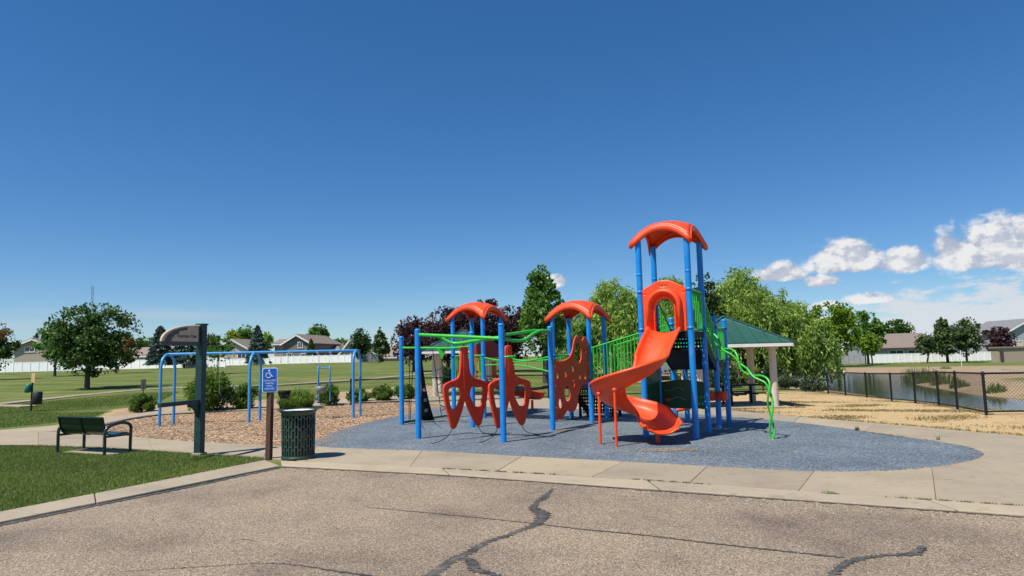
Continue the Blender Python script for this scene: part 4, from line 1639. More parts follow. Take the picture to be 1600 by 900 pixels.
# ------------------------------------------------------------------ slatted litter bin
tcn = G(466, 716)
binr = thing('litter_bin', 'dark green slotted steel litter bin on the walk corner', 'litter bin', tuple(tcn))
rb, hb = 0.29, 0.80
ncol = 34
ribs = MB()
for k_ in range(ncol):
    a = 2 * math.pi * k_ / ncol
    a2 = 2 * math.pi * (k_ + 0.5) / ncol

    def rr_(z):
        return rb * (0.96 + 0.04 * z / hb)
    c, s = math.cos(a), math.sin(a)
    rz = a
    mz = Vector((c, s, 0))
    for (z0, z1) in ((0.03, hb),):
        ribs.bar(Vector((tcn.x, tcn.y, 0)) + mz * rr_(z0) + UPZ * z0, Vector((tcn.x, tcn.y, 0)) + mz * rr_(z1) + UPZ * z1, 0.022, 0.006, up=mz)
    # short bridges between the slots, staggered from column to column
    off = 0.0 if k_ % 2 else 0.055
    m2 = Vector((math.cos(a2), math.sin(a2), 0))
    for zz in (0.05, 0.175 + off, 0.345 + off, 0.515 + off, 0.70 + off * 0.6):
        p = Vector((tcn.x, tcn.y, zz)) + m2 * rr_(zz)
        ribs.box(p, (0.006, 0.036, 0.034), rz=a2)
ribs.build('slotted_body', M_CAN, binr)
MB().lathe((tcn.x, tcn.y, 0), [(0.288, 0.0), (0.292, 0.02), (0.292, 0.045), (0.283, 0.05), (0.0, 0.05)], 34).build('base_ring', M_CAN, binr)
MB().lathe((tcn.x, tcn.y, 0), [(0.27, 0.05), (0.272, 0.78), (0.266, 0.78), (0.262, 0.12), (0.0, 0.12)], 34).build('liner', M_LINER, binr)
rim = MB()
rim.lathe((tcn.x, tcn.y, 0), [(0.288, 0.76), (0.30, 0.80), (0.33, 0.835), (0.365, 0.852), (0.368, 0.860), (0.33, 0.846), (0.296, 0.812), (0.284, 0.77)], 40)
rim.build('flared_rim', M_CAN, binr)
lid = MB().lathe((tcn.x, tcn.y, 0), [(0.30, 0.815), (0.27, 0.84), (0.20, 0.848), (0.13, 0.842), (0.125, 0.80)], 34)
lid.build('bonnet_ring', M_WHITE, binr)

# ------------------------------------------------------------------ park name sign: a post with a fan-shaped board
sp_ = G(311, 711)
sd = Vector((-0.21, -0.978, 0))          # the board reaches towards the lot
rd = Vector((-sd.y, sd.x, 0))
rd = rd if rd.x > 0 else -rd             # the face seen in the photograph
psign = thing('park_sign', 'green timber post with tan fan-shaped board reading VINEYARD PARK', 'park sign', tuple(sp_))
th = math.atan2(sd.y, sd.x)
MB().box((sp_.x, sp_.y, 1.21), (0.14, 0.14, 2.46), rz=th).build('post', M_SIGNGREEN, psign, bevel=0.01)
MB().box((sp_.x, sp_.y, 2.452), (0.17, 0.17, 0.03), rz=th).build('post_cap', M_SIGNGREEN, psign, bevel=0.006)
MB().box((sp_.x, sp_.y, 0.02), (0.2, 0.2, 0.05), rz=th).build('footing', M_CONC, psign, bevel=0.01)
W = 1.0
zb0 = 2.05
bo = sp_ + sd * 0.07
# the board runs from near (left in the picture) to the post
ux_ = -sd
org = bo + sd * W
fan = [(0.03, 0.06)] + [(W * (1 - math.cos(t)) * 1.0, 0.06 + 0.30 * math.sin(t) ** 0.9) for t in np.linspace(0.16, math.pi / 2, 14)] + [(W, 0.06)]
board = plate('board', fan, [], 0.05, (org.x, org.y, zb0), ux_, UPZ, M_SIGNTAN, psign, 0.006)
arcp = [(W * (1 - math.cos(t)), 0.06 + 0.30 * math.sin(t) ** 0.9) for t in np.linspace(0.0, math.pi / 2, 16)]
MB().tube([Vector((org.x, org.y, zb0)) + ux_ * a + UPZ * b for a, b in arcp], 0.028, 8).build('arched_trim', M_SIGNTAN, psign)
# stepped slate sweep along the arch
sw1 = [(0.05, 0.07), (0.12, 0.17), (0.25, 0.255), (0.42, 0.30), (0.62, 0.325), (0.62, 0.285), (0.50, 0.27), (0.40, 0.255), (0.40, 0.215), (0.29, 0.18), (0.22, 0.12), (0.20, 0.07)]
plate('vine_sweep', sw1, [], 0.012, Vector((org.x, org.y, zb0)) + rd * 0.033, ux_, UPZ, M_SIGNTRIM, psign, 0.003)
MB().bar(bo + UPZ * (zb0 + 0.03), org + UPZ * (zb0 + 0.03) + sd * 0.0, 0.075, 0.065).build('board_rail', M_SIGNTRIM, psign, bevel=0.006)
MB().bar(bo + UPZ * (zb0 + 0.2) - sd * 0.01, bo + UPZ * (zb0 + 0.2) + sd * 0.05, 0.07, 0.33).build('board_stile', M_SIGNGREEN, psign)
o_ = Vector((org.x, org.y, zb0 + 0.165)) + ux_ * 0.66 + rd * 0.028
fl = Vector(rd)
# cut letters: capitals larger than the small capitals that follow
xx = -0.30
for txt, sz, gap in (('V', 0.092, 0.004), ('INEYARD', 0.070, 0.03), ('P', 0.092, 0.004), ('ARK', 0.070, 0)):
    lt = lettering('lettering', txt, sz, Vector((0, 0, 0)), (1, 0, 0), (0, 1, 0), M_LETTER, board, align='LEFT', sx=0.95)
    lt.data.transform(Matrix.Translation(ORG[board.name]))          # back to the plane of the letters
    xs_ = [v.co.x for v in lt.data.vertices]
    wdt = max(xs_) - min(xs_)
    M_ = Matrix((ux_, UPZ, ux_.cross(UPZ))).transposed().to_4x4()
    M_.translation = o_ + ux_ * xx - UPZ * (0.0 if sz > 0.08 else 0.008) - ORG[board.name]
    lt.data.transform(M_)
    xx += wdt + gap + 0.006
# lower arm left without its board
za = 1.0
MB().bar(sp_ + UPZ * za, sp_ + sd * 1.08 + UPZ * (za), 0.08, 0.075).build('lower_arm', M_SIGNGREEN, psign, bevel=0.006)
plate('arm_bracket', [(0.0, 0), (0.26, 0), (0.22, -0.05), (0.10, -0.09), (0.04, -0.17), (0.0, -0.24)], [], 0.06, sp_ + sd * 0.07 + UPZ * (za - 0.037), sd, UPZ, M_SIGNGREEN, psign, 0.004)

# ------------------------------------------------------------------ blue parking sign on a timber post
hp = G(420, 716)
hs_ = thing('parking_sign', 'blue accessible parking sign on a brown timber post beside the bin', 'parking sign', tuple(hp))
lean = Vector((0.012, 0.0, 1)).normalized()
MB().bar(hp - UPZ * 0.05, hp + lean * 1.24, 0.095, 0.095, up=(0.25, 1, 0)).build('post', M_POSTWOOD, hs_, bevel=0.008)
yaw = R(8)
ux_ = Vector((math.cos(yaw), math.sin(yaw), 0))
nf = Vector((ux_.y, -ux_.x, 0))
po = hp + lean * 1.385 + nf * 0.062


def rrect(w, h, r):
    out = []
    for cx, cy, a0 in ((w - r, h - r, 0), (-w + r, h - r, 90), (-w + r, -h + r, 180), (w - r, -h + r, 270)):
        out += [(cx + r * math.cos(R(a0 + t)), cy + r * math.sin(R(a0 + t))) for t in (0, 22, 45, 67, 90)]
    return out


MB().bar(hp + lean * 1.15, hp + lean * 1.42, 0.05, 0.03, up=(0.25, 1, 0)).build('plate_bracket', M_POSTWOOD, hs_)
pw = plate('sign_plate', rrect(0.130, 0.215, 0.03), [], 0.008, po, ux_, UPZ, M_SIGNWHITE, hs_, 0.002)
pb = plate('sign_field', rrect(0.119, 0.204, 0.024), [], 0.004, po + nf * 0.005, ux_, UPZ, M_SIGNBLUE, pw, 0.001)
fo = po + nf * 0.009


def sym(pts, w):
    m_ = MB()
    m_.tube([fo + ux_ * a + UPZ * b for a, b in pts], w, 6)
    return m_.build('wheelchair_symbol', M_SIGNWHITE, pw)


plate('wheelchair_symbol', ellipse(-0.012, 0.168, 0.015, 0.015, 14), [], 0.006, fo, ux_, UPZ, M_SIGNWHITE, pw, 0.001)
sym([(-0.012, 0.145), (-0.010, 0.115), (-0.008, 0.092), (0.022, 0.090), (0.038, 0.060), (0.052, 0.064)], 0.0085)
sym([(-0.010, 0.122), (0.018, 0.120)], 0.0065)
sym([(-0.022 + 0.044 * math.cos(t), 0.082 + 0.044 * math.sin(t)) for t in np.linspace(R(110), R(352), 18)], 0.0065)
for i, (t_, s_) in enumerate((('HANDICAPPED', 0.040), ('PARKING', 0.040), ('PERMIT', 0.040), ('REQUIRED', 0.040))):
    lettering('lettering', t_, s_, fo + UPZ * (-0.012 - 0.048 * i) - nf * 0.001, ux_, UPZ, M_SIGNWHITE, pb, sx=0.80 if i == 0 else 0.9)

# ------------------------------------------------------------------ dog waste station and little path sign on the left lawn
db = GT(48.5, 642)
dog = thing('waste_station', 'dog waste station with tan sign, green bag box and black bin on the lawn', 'waste station', tuple(db))
MB().bar(db - UPZ * 0.05, db + UPZ * 1.12, 0.05, 0.05, up=(0, 1, 0)).build('post', M_FENCEBLK, dog)
MB().box(db + UPZ * 1.30 + Vector((0.06, -0.04, 0)), (0.19, 0.015, 0.37), rz=R(-15)).build('notice_plate', pm('tan_notice', (0.62, 0.42, 0.18), 0.5), dog, bevel=0.003)
MB().tube([db + UPZ * 0.72 + Vector((-0.16, -0.03, 0)), db + UPZ * 0.76 + Vector((-0.16, -0.03, 0)), db + UPZ * 1.0 + Vector((-0.13, -0.03, 0)), db + UPZ * 1.05 + Vector((-0.13, -0.03, 0))], [0.07, 0.11, 0.11, 0.07], 12).build('bag_box', pm('teal_bag_box', (0.015, 0.16, 0.14), 0.4), dog)
MB().tube([db + UPZ * 0.26 + Vector((0.22, 0, 0)), db + UPZ * 0.30 + Vector((0.22, 0, 0)), db + UPZ * 0.72 + Vector((0.22, 0, 0)), db + UPZ * 0.75 + Vector((0.22, 0, 0))], [0.16, 0.18, 0.185, 0.15], 16).build('bin', M_LINER, dog)
ps = GT(223.5, 621)
sg_ = thing('path_sign', 'small weathered sign on a thin post beside the lawn path', 'sign', tuple(ps))
MB().tube([ps - UPZ * 0.05, ps + UPZ * 0.72], 0.022, 6).build('post', M_FENCEBLK, sg_)
MB().box(ps + UPZ * 0.66, (0.24, 0.03, 0.52), rz=R(12)).build('plate', pm('weathered_plate', (0.10, 0.085, 0.07), 0.7, 0.4, 8), sg_, bevel=0.004)

# ------------------------------------------------------------------ black chain-link fence
M_WIRE = M_FENCEBLK


def chain_fence(posts, h, label, mesh=0.07, wr=0.0032, grp=None, pr_=0.036):
    """posts: ground points; each bay has rails and a woven wire panel"""
    c = mid(*posts)
    f = thing('chain_link_fence', label, 'fence', (c.x, c.y, c.z), grp)
    for i, p in enumerate(posts):
        MB().tube([p - UPZ * 0.1, p + UPZ * (h + 0.02)], pr_, 10).build('post', M_FENCEBLK, f)
        MB().lathe(tuple(p + UPZ * (h + 0.02)), [(pr_ + 0.006, -0.05), (pr_ + 0.006, 0.0), (pr_ * 0.6, 0.03), (0.001, 0.035)], 10).build('post_cap', M_STEEL if i % 7 == 1 else M_FENCEBLK, f)
    for a, b in zip(posts[:-1], posts[1:]):
        d = (b - a).normalized() * 0.03
        MB().tube([a + d + UPZ * h, b - d + UPZ * h], 0.024, 8).build('top_rail', M_FENCEBLK, f)
        MB().tube([a + d + UPZ * 0.06, b - d + UPZ * 0.06], 0.02, 8).build('bottom_rail', M_FENCEBLK, f)
        L = (b - a).length
        hh = h - 0.08
        w = MB()
        step = mesh * 1.414
        n_ = int((L + hh) / step) + 1
        for k_ in range(n_):
            s0 = -hh + step * k_
            for dirn in (1, -1):
                # diagonal from (s, 0) to (s + hh, hh), clipped to the bay
                t0, t1 = max(0, -s0 / hh), min(1, (L - s0) / hh)
                if t1 - t0 < 0.02:
                    continue
                q = []
                for t in (t0, t1):
                    x = (s0 + t * hh) / L
                    z = 0.07 + (t * hh if dirn > 0 else hh - t * hh)
                    q.append(a.lerp(b, x) + UPZ * z)
                w.tube(q, wr, 3, cap=False)
        w.build('wire_panel', M_WIRE, f)
    return f


def gp(x, y):
    return Vector((x, y, float(gz(x, y))))


fp = []
for px, ybase, dd in ((1541, 645, 17.1), (1496, 636, 19.3), (1467, 630.5, 21.0), (1430, 623, 23.6), (1393, 618.5, 25.7), (1354, 614, 28.3), (1321, 613, 30.2), (1294, 611, 33.0)):
    p = G(px, ybase)
    x = ray(px, ybase).x / ray(px, ybase).y * dd
    fp.append(Vector((x, dd, float(gz(x, dd)))))
right = []
dv = (fp[0] - fp[1]).normalized()
right = [gp(fp[0].x + 2.4, fp[0].y - 0.1), gp(fp[0].x + 4.8, fp[0].y - 0.25)]
chain_fence(right[::-1] + fp, 1.0, 'black chain-link fence running between the dry turf and the pond', 0.062)
back = [gp(15.3, 36.0), gp(13.2, 36.4), gp(11, 36.0), gp(8.6, 34.4), gp(6.2, 32.2), gp(3.8, 30), gp(1.4, 28.2), gp(-1.2, 27), gp(-3.8, 26.4), gp(-6.4, 26.8)]
chain_fence(back, 0.95, 'black chain-link fence far behind the play structure and shelters', 0.12, 0.003, None, 0.03)

# ------------------------------------------------------------------ picnic shelters
def mat_seam_roof():
    mt, nt, b = new_mat('green_metal_roof')
    f = node_noise(nt, 1.2, 4, 0.6)
    nt.links.new(node_ramp(nt, f, [(0.3, (0.030, 0.100, 0.075)), (0.7, (0.045, 0.135, 0.10))]), b.inputs['Base Color'])
    b.inputs['Roughness'].default_value = 0.38
    b.inputs['Metallic'].default_value = 0.25
    return mt


M_ROOFG = mat_seam_roof()
M_COLUMN = pm('column_stucco', (0.55, 0.49, 0.41), 0.85, 0.1, 6, bump=0.3, bscale=40)
M_FASCIA = pm('fascia_white', (0.74, 0.73, 0.69), 0.5, 0.06, 3)


def shelter(cx, cy, hx, hy, ze, za_, label):
    z0 = float(gz(cx, cy))
    t_ = thing('picnic_shelter', label, 'shelter', (cx, cy, z0))
    ov = 0.52
    ex, ey = hx + ov, hy + ov
    pad = MB().prism([(cx - hx - 0.35, cy - hy - 0.42), (cx + hx + 0.42, cy - hy - 0.42), (cx + hx + 0.42, cy + hy + 0.4), (cx - hx - 0.35, cy + hy + 0.4)], z0 - 0.25, z0 + 0.025)
    pad.build('slab', M_CONC, t_, bevel=0.01)
    for sx in (-1, 1):
        for sy in (-1, 1):
            col_ = MB().tube([(cx + sx * hx, cy + sy * hy, z0), (cx + sx * hx, cy + sy * hy, z0 + ze - 0.1)], 0.118, 16).build('column', M_COLUMN, t_)
            MB().box((cx + sx * hx, cy + sy * hy, z0 + ze - 0.14), (0.29, 0.29, 0.05)).build('capital', M_COLUMN, col_)
    apex = Vector((cx, cy, z0 + za_))
    cs = [Vector((cx - ex, cy - ey, z0 + ze)), Vector((cx + ex, cy - ey, z0 + ze)), Vector((cx + ex, cy + ey, z0 + ze)), Vector((cx - ex, cy + ey, z0 + ze))]
    for i in range(4):
        a, b = cs[i], cs[(i + 1) % 4]
        m_ = MB().add([a + UPZ * 0.05, b + UPZ * 0.05, apex + UPZ * 0.05, a, b, apex], [(0, 1, 2), (5, 4, 3), (0, 3, 4, 1), (1, 4, 5, 2), (2, 5, 3, 0)])
        ro = m_.build('roof_slope', M_ROOFG, t_)
        # standing seams, each cut off at the hip
        nse = 9
        mdp = (a + b) / 2
        up_ = (apex - mdp)
        for k_ in range(1, nse):
            x = -1 + 2 * k_ / nse
            s0 = mdp + (b - a) / 2 * x
            s1 = s0 + up_ * (1 - abs(x)) * 0.985
            nrm = (b - a).cross(up_).normalized()
            MB().bar(s0 + UPZ * 0.05 + nrm * 0.012, s1 + UPZ * 0.05 + nrm * 0.012, 0.018, 0.035, up=nrm).build('seam', M_ROOFG, ro)
        MB().bar(a + UPZ * 0.065, apex + UPZ * 0.075, 0.09, 0.03).build('hip_cap', M_ROOFG, ro)
        dn = (b - a).normalized() * 0.035
        MB().bar(a - UPZ * 0.045 + dn, b - UPZ * 0.045 - dn, 0.04, 0.10).build('fascia', M_FASCIA, t_)
    MB().prism([(cx - ex + 0.05, cy - ey + 0.05), (cx + ex - 0.05, cy - ey + 0.05), (cx + ex - 0.05, cy + ey - 0.05), (cx - ex + 0.05, cy + ey - 0.05)], z0 + ze - 0.07, z0 + ze - 0.05).build('soffit', M_COLUMN, t_)
    return z0


shelter(7.28, 23.4, 1.19, 1.05, 2.05, 2.98, 'green-roofed picnic shelter with white columns right of the tower')
shelter(-2.32, 31.4, 1.19, 1.05, 2.0, 2.92, 'green-roofed picnic shelter far behind the left climbing posts')


def picnic(cx, cy, rz, label):
    z0 = float(gz(cx, cy)) + 0.025
    t_ = thing('picnic_table', label, 'picnic table', (cx, cy, z0), 'picnic tables under the right shelter')
    q = Matrix.Rotation(rz, 3, 'Z')

    def P(x, y, z):
        v = q @ Vector((x, y, 0))
        return Vector((cx + v.x, cy + v.y, z0 + z))
    for y in (-0.24, -0.08, 0.08, 0.24):
        MB().bar(P(-0.75, y, 0.64), P(0.75, y, 0.64), 0.15, 0.04).build('top_plank', M_BLACK, t_)
    for y in (-0.55, 0.55):
        MB().bar(P(-0.75, y, 0.38), P(0.75, y, 0.38), 0.22, 0.04).build('bench_seat', M_BLACK, t_)
    for x in (-0.5, 0.5):
        MB().tube([P(x, 0, 0), P(x, 0, 0.62)], 0.04, 8).build('leg', M_BLACK, t_)
        MB().tube([P(x, -0.55, 0.35), P(x, 0.55, 0.35)], 0.025, 8).build('seat_arm', M_BLACK, t_)


picnic(6.75, 22.9, R(4), 'near black picnic table in the right shelter, partly behind the tower')
picnic(7.75, 23.9, R(4), 'far black picnic table in the right shelter, beside the right columns')

# ------------------------------------------------------------------ houses beyond the park
def mat_roof(name, col):
    mt, nt, b = new_mat(name)
    f = node_noise(nt, 2.5, 5, 0.7, stretch=(1, 1, 4))
    nt.links.new(node_ramp(nt, f, [(0.3, tuple(c * 0.75 for c in col)), (0.7, tuple(c * 1.2 for c in col))]), b.inputs['Base Color'])
    b.inputs['Roughness'].default_value = 0.9
    return mt


def mat_siding(name, col):
    mt, nt, b = new_mat(name)
    tc = nt.nodes.new('ShaderNodeTexCoord')
    w = nt.nodes.new('ShaderNodeTexWave')
    w.bands_direction = 'Z'
    w.wave_profile = 'SAW'
    w.inputs['Scale'].default_value = 2.4
    nt.links.new(tc.outputs['Object'], w.inputs[0])
    c = node_mix(nt, 0.25, node_ramp(nt, node_noise(nt, 0.8), [(0.3, tuple(x * 0.93 for x in col)), (0.7, tuple(x * 1.05 for x in col))]), (col[0] * 0.6, col[1] * 0.6, col[2] * 0.6))
    nt.links.new(c, b.inputs['Base Color'])
    b.inputs['Roughness'].default_value = 0.75
    node_bump(nt, b, w.outputs['Fac'], 0.4, 0.03)
    return mt


M_ROOF1, M_ROOF2, M_ROOF3 = mat_roof('taupe_shingles', (0.21, 0.165, 0.135)), mat_roof('brown_shingles', (0.26, 0.20, 0.155)), mat_roof('grey_shingles', (0.19, 0.19, 0.195))
M_SIDE_TAN, M_SIDE_BRN, M_SIDE_GRY, M_SIDE_PALE = mat_siding('tan_siding', (0.47, 0.40, 0.31)), mat_siding('taupe_siding', (0.23, 0.205, 0.18)), mat_siding('grey_siding', (0.42, 0.44, 0.48)), mat_siding('pale_siding', (0.60, 0.52, 0.42))
M_TRIM = pm('white_trim', (0.78, 0.77, 0.74), 0.5, 0.04)
M_GLASS = pm('window_glass', (0.03, 0.04, 0.055), 0.08, 0.2, 2, spec=0.8)
M_DKTRIM = pm('dark_trim', (0.06, 0.05, 0.045), 0.6, 0.1)


def house(pos, w, d, hw, hr, yaw, wall_m, roof_m, label, gable='x', windows=(), trim=M_TRIM, ov=0.5, hip=False):
    """pos: base of the front wall's centre; front faces -y before yaw; gable 'y' shows its gable end to the park"""
    t_ = thing('house', label, 'house', tuple(pos), 'houses beyond the park fences')
    q = Matrix.Rotation(yaw, 3, 'Z')
    P0 = Vector(pos)

    def P(x, y, z):
        return P0 + q @ Vector((x, y, z))
    hx = w / 2
    m_ = MB()
    if hip:
        m_.add([P(-hx, 0, -1), P(hx, 0, -1), P(hx, d, -1), P(-hx, d, -1), P(-hx, 0, hw), P(hx, 0, hw), P(hx, d, hw), P(-hx, d, hw)], [(0, 1, 5, 4), (1, 2, 6, 5), (2, 3, 7, 6), (3, 0, 4, 7)])
    elif gable == 'y':
        m_.add([P(-hx, 0, -1), P(hx, 0, -1), P(hx, 0, hw), P(0, 0, hw + hr), P(-hx, 0, hw), P(-hx, d, -1), P(hx, d, -1), P(hx, d, hw), P(0, d, hw + hr), P(-hx, d, hw)],
               [(0, 1, 2, 3, 4), (9, 8, 7, 6, 5), (1, 6, 7, 2), (5, 0, 4, 9)])
    else:
        m_.add([P(-hx, 0, -1), P(-hx, d, -1), P(-hx, d, hw), P(-hx, d / 2, hw + hr), P(-hx, 0, hw), P(hx, 0, -1), P(hx, d, -1), P(hx, d, hw), P(hx, d / 2, hw + hr), P(hx, 0, hw)],
               [(4, 3, 2, 1, 0), (5, 6, 7, 8, 9), (0, 5, 9, 4), (6, 1, 2, 7)])
    m_.build('wall', wall_m, t_)
    th = 0.22
    if hip:
        k_ = max(0.2, (hx + ov) - (d / 2 + ov))
        E = [P(-hx - ov, -ov, hw), P(hx + ov, -ov, hw), P(hx + ov, d + ov, hw), P(-hx - ov, d + ov, hw)]
        Rr = [P(-k_, d / 2, hw + hr), P(k_, d / 2, hw + hr)]
        MB().add(E + Rr, [(0, 1, 5, 4), (1, 2, 5), (2, 3, 4, 5), (3, 0, 4)]).build('roof', roof_m, t_, solid=th)
        MB().bar(E[0] - UPZ * 0.1, E[1] - UPZ * 0.1, 0.08, 0.24).build('fascia', trim, t_)
    else:
        sl = hr / (hx if gable == 'y' else d / 2)
        for s in (-1, 1):
            if gable == 'y':
                a, b = P(0, -ov, hw + hr + 0.06), P(0, d + ov, hw + hr + 0.06)
                c, e = P(s * (hx + ov), d + ov, hw - sl * ov + 0.06), P(s * (hx + ov), -ov, hw - sl * ov + 0.06)
            else:
                a, b = P(-hx - ov, d / 2, hw + hr + 0.06), P(hx + ov, d / 2, hw + hr + 0.06)
                yy = -ov if s < 0 else d + ov
                c, e = P(hx + ov, yy, hw - sl * ov + 0.06), P(-hx - ov, yy, hw - sl * ov + 0.06)
            MB().add([a, b, c, e], [(0, 1, 2, 3)]).build('roof', roof_m, t_, solid=th)
            if gable == 'y':
                MB().bar(a + q @ Vector((0, -0.04, -0.16)), e + q @ Vector((0, -0.04, -0.16)), 0.06, 0.3).build('fascia', trim, t_)
            elif s < 0:
                MB().bar(c - UPZ * 0.14, e - UPZ * 0.14, 0.08, 0.26).build('fascia', trim, t_)
    for (x, z, ww, wh) in windows:
        f_ = MB()
        for (bx, bz, sx, sz) in ((0, wh / 2, ww + 0.24, 0.12), (0, -wh / 2, ww + 0.24, 0.14), (-ww / 2, 0, 0.12, wh), (ww / 2, 0, 0.12, wh), (0, 0, 0.07, wh)):
            f_.box(P(x + bx, -0.05, z + bz), (sx, 0.12, sz), rz=yaw)
        wo_ = f_.build('window', M_TRIM, t_)
        MB().box(P(x, 0.0, z), (ww, 0.06, wh), rz=yaw).build('pane', M_GLASS, wo_)
    return t_


def hpos(px, y, dz=0.0):
    p = GY(px, y)
    return (p.x, p.y, p.z + dz)


def zrow(px, py, y):
    return AT(px, py, y).z


def hz(px, y, py_eave, py_ridge):
    b = GY(px, y).z
    e, r_ = zrow(px, py_eave, y), zrow(px, py_ridge, y)
    return e - b, r_ - e


def wpx(px0, px1, y):
    return GY(px1, y).x - GY(px0, y).x


e, r_ = hz(50, 118, 541, 529.5)
house(hpos(52, 118), wpx(22, 82, 118), 11, e, r_, 0, M_SIDE_TAN, M_ROOF1, 'tan house with white-edged gable and twin window behind the left fence', 'y', [(-0.6, zrow(44, 546, 118) - GY(52, 118).z, 1.7, 0.9)])
e, r_ = hz(225, 125, 555, 543)
house(hpos(225, 125), wpx(200, 262, 125), 9, e, r_, 0, M_SIDE_PALE, M_ROOF2, 'low house with brown roof behind the left lawn trees', 'x', [(-2.0, 1.4, 1.2, 1.0)])
e, r_ = hz(360, 135, 545, 530)
house(hpos(362, 135), wpx(335, 388, 135), 10, e, r_, 0, M_SIDE_PALE, M_ROOF1, 'pale gabled house with white windows behind the middle swing posts', 'y', [(2.0, zrow(372, 556, 135) - GY(362, 135).z, 1.6, 1.0)])
e, r_ = hz(462, 140, 536, 523)
house(hpos(464, 140), wpx(440, 486, 140), 14, e, r_, R(-8), M_SIDE_BRN, M_ROOF1, 'two-storey taupe gabled house with white window above the white fence', 'y', [(0.75, zrow(470, 539, 140) - GY(464, 140).z, 1.0, 1.2), (1.6, zrow(470, 556, 140) - GY(464, 140).z, 1.3, 0.9), (-1.6, zrow(452, 556, 140) - GY(464, 140).z, 1.1, 0.9)])
e, r_ = hz(432, 146, 537, 530)
house(hpos(439, 147), wpx(430, 450, 147), 9, e, r_, 0, M_SIDE_TAN, M_ROOF1, 'pale side wing left of the two-storey taupe house', 'x')
e, r_ = hz(508, 150, 546, 530)
house(hpos(508, 150), wpx(488, 527, 150), 12, e, r_, 0, M_SIDE_BRN, M_ROOF2, 'house with broad brown hipped roof right of the taupe house', 'x', [(0, 1.5, 1.2, 1.0)], hip=True)
e, r_ = hz(545, 140, 552, 530)
house(hpos(548, 140), wpx(532, 566, 140), 10, e, r_, 0, M_SIDE_PALE, M_ROOF1, 'pale steep-gabled house half hidden by a dark round tree', 'y')
e, r_ = hz(640, 150, 556, 540)
house(hpos(640, 150), wpx(590, 690, 150), 10, e, r_, 0, M_SIDE_PALE, M_ROOF2, 'low house glimpsed behind the purple plum trees', 'x', [(-3, 1.4, 1.6, 1.0), (1, 1.4, 1.6, 1.0)])
e, r_ = hz(1410, 128, 543, 521)
house(hpos(1420, 128), wpx(1374, 1468, 128), 14, e, r_, R(-4), M_SIDE_GRY, M_ROOF1, 'long grey house with wide taupe roof behind the white right fence', 'x', [(-2.2, e - 1.2, 2.6, 1.4), (1.2, e - 1.2, 2.6, 1.4)], trim=M_DKTRIM)
e, r_ = hz(1560, 135, 520, 505)
house(hpos(1556, 136), wpx(1524, 1592, 136), 12, e, r_, R(-6), M_SIDE_GRY, M_ROOF3, 'two-storey grey house with grey roof behind the dark plum at right', 'x', [(-2.6, e - 1.6, 1.2, 1.3), (2.0, e - 1.6, 1.2, 1.3)])
e, r_ = hz(1600, 130, 518, 499)
house(hpos(1612, 129), wpx(1580, 1650, 129), 12, e, r_, R(-4), M_SIDE_GRY, M_ROOF3, 'pale grey gabled house at the right edge of the picture', 'y', [(-2.2, e - 2.4, 1.5, 1.2)])

# tan block building at the far right
tb = GY(1592, 104)
blk = thing('block_building', 'low tan masonry block building with flat capped roof at the right edge', 'building', tuple(tb))
M_BLOCK = pm('tan_block', (0.36, 0.29, 0.225), 0.9, 0.12, 5, bump=0.3, bscale=8)
ht = zrow(1590, 543.5, 104) - tb.z
wl = GY(1560, 104).x - tb.x
MB().prism([(tb.x + wl, 104), (tb.x + 8, 104), (tb.x + 8, 105.6), (tb.x + wl, 105.6)], tb.z - 0.5, tb.z + ht).build('wall', M_BLOCK, blk)
MB().prism([(tb.x + wl - 0.2, 103.8), (tb.x + 8.2, 103.8), (tb.x + 8.2, 105.8), (tb.x + wl - 0.2, 105.8)], tb.z + ht, tb.z + ht + 0.22).build('roof_cap', M_ROOF2, blk)
MB().box((tb.x + 2.5, 104.9, tb.z + ht + 0.5), (3.2, 1.2, 0.6)).build('roof_unit', M_SIDE_PALE, blk, bevel=0.03)
MB().box((tb.x + wl + 0.5, 103.97, tb.z + 0.9), (0.5, 0.1, 1.6)).build('door', M_DKTRIM, blk)

# ------------------------------------------------------------------ white vinyl fences
M_VINYL = pm('white_vinyl', (0.93, 0.93, 0.91), 0.45, 0.03, 1.0)
M_GREYF = pm('grey_fence_boards', (0.30, 0.30, 0.31), 0.7, 0.15, 2)


def vinyl(px0, y0, px1, y1, n, h, label, mat=M_VINYL, tall=0.0):
    a, b = GY(px0, y0), GY(px1, y1)
    f = thing('panel_fence', label, 'fence', tuple(mid(a, b)))
    pts = []
    for k_ in range(n + 1):
        p = a.lerp(b, k_ / n)
        pts.append(Vector((p.x, p.y, float(gz(p.x, p.y)))))
    for p in pts:
        MB().box(p + UPZ * (h / 2 + tall / 2), (0.13, 0.13, h + 0.06 + tall)).build('post', mat, f)
    for p, q in zip(pts[:-1], pts[1:]):
        d_ = (q - p).normalized() * 0.07
        MB().bar(p + d_ + UPZ * (h / 2), q - d_ + UPZ * (h / 2), 0.045, h - 0.1).build('panel', mat, f)
        MB().bar(p + d_ + UPZ * (h - 0.02), q - d_ + UPZ * (h - 0.02), 0.07, 0.10).build('top_rail', mat, f)
    return f


vinyl(-70, 105, 166, 105, 18, 1.5, 'white vinyl fence behind the leftmost lawn trees')
vinyl(166, 110, 352, 107, 14, 1.45, 'white vinyl fence behind the spruces and the park sign')
vinyl(352, 128, 420, 127, 6, 1.2, 'low white fence between the middle swing posts')
vinyl(420, 136, 548, 134, 13, 1.5, 'white vinyl fence with tall posts below the taupe house', tall=0.16)
vinyl(548, 140, 590, 142, 4, 1.5, 'grey board fence behind the dark pine', M_GREYF)
vinyl(1352, 116, 1560, 116, 20, 1.5, 'long white vinyl fence beyond the pond')
vinyl(1300, 118, 1352, 116, 6, 1.4, 'grey board fence beside the bright maple beyond the pond', M_GREYF)

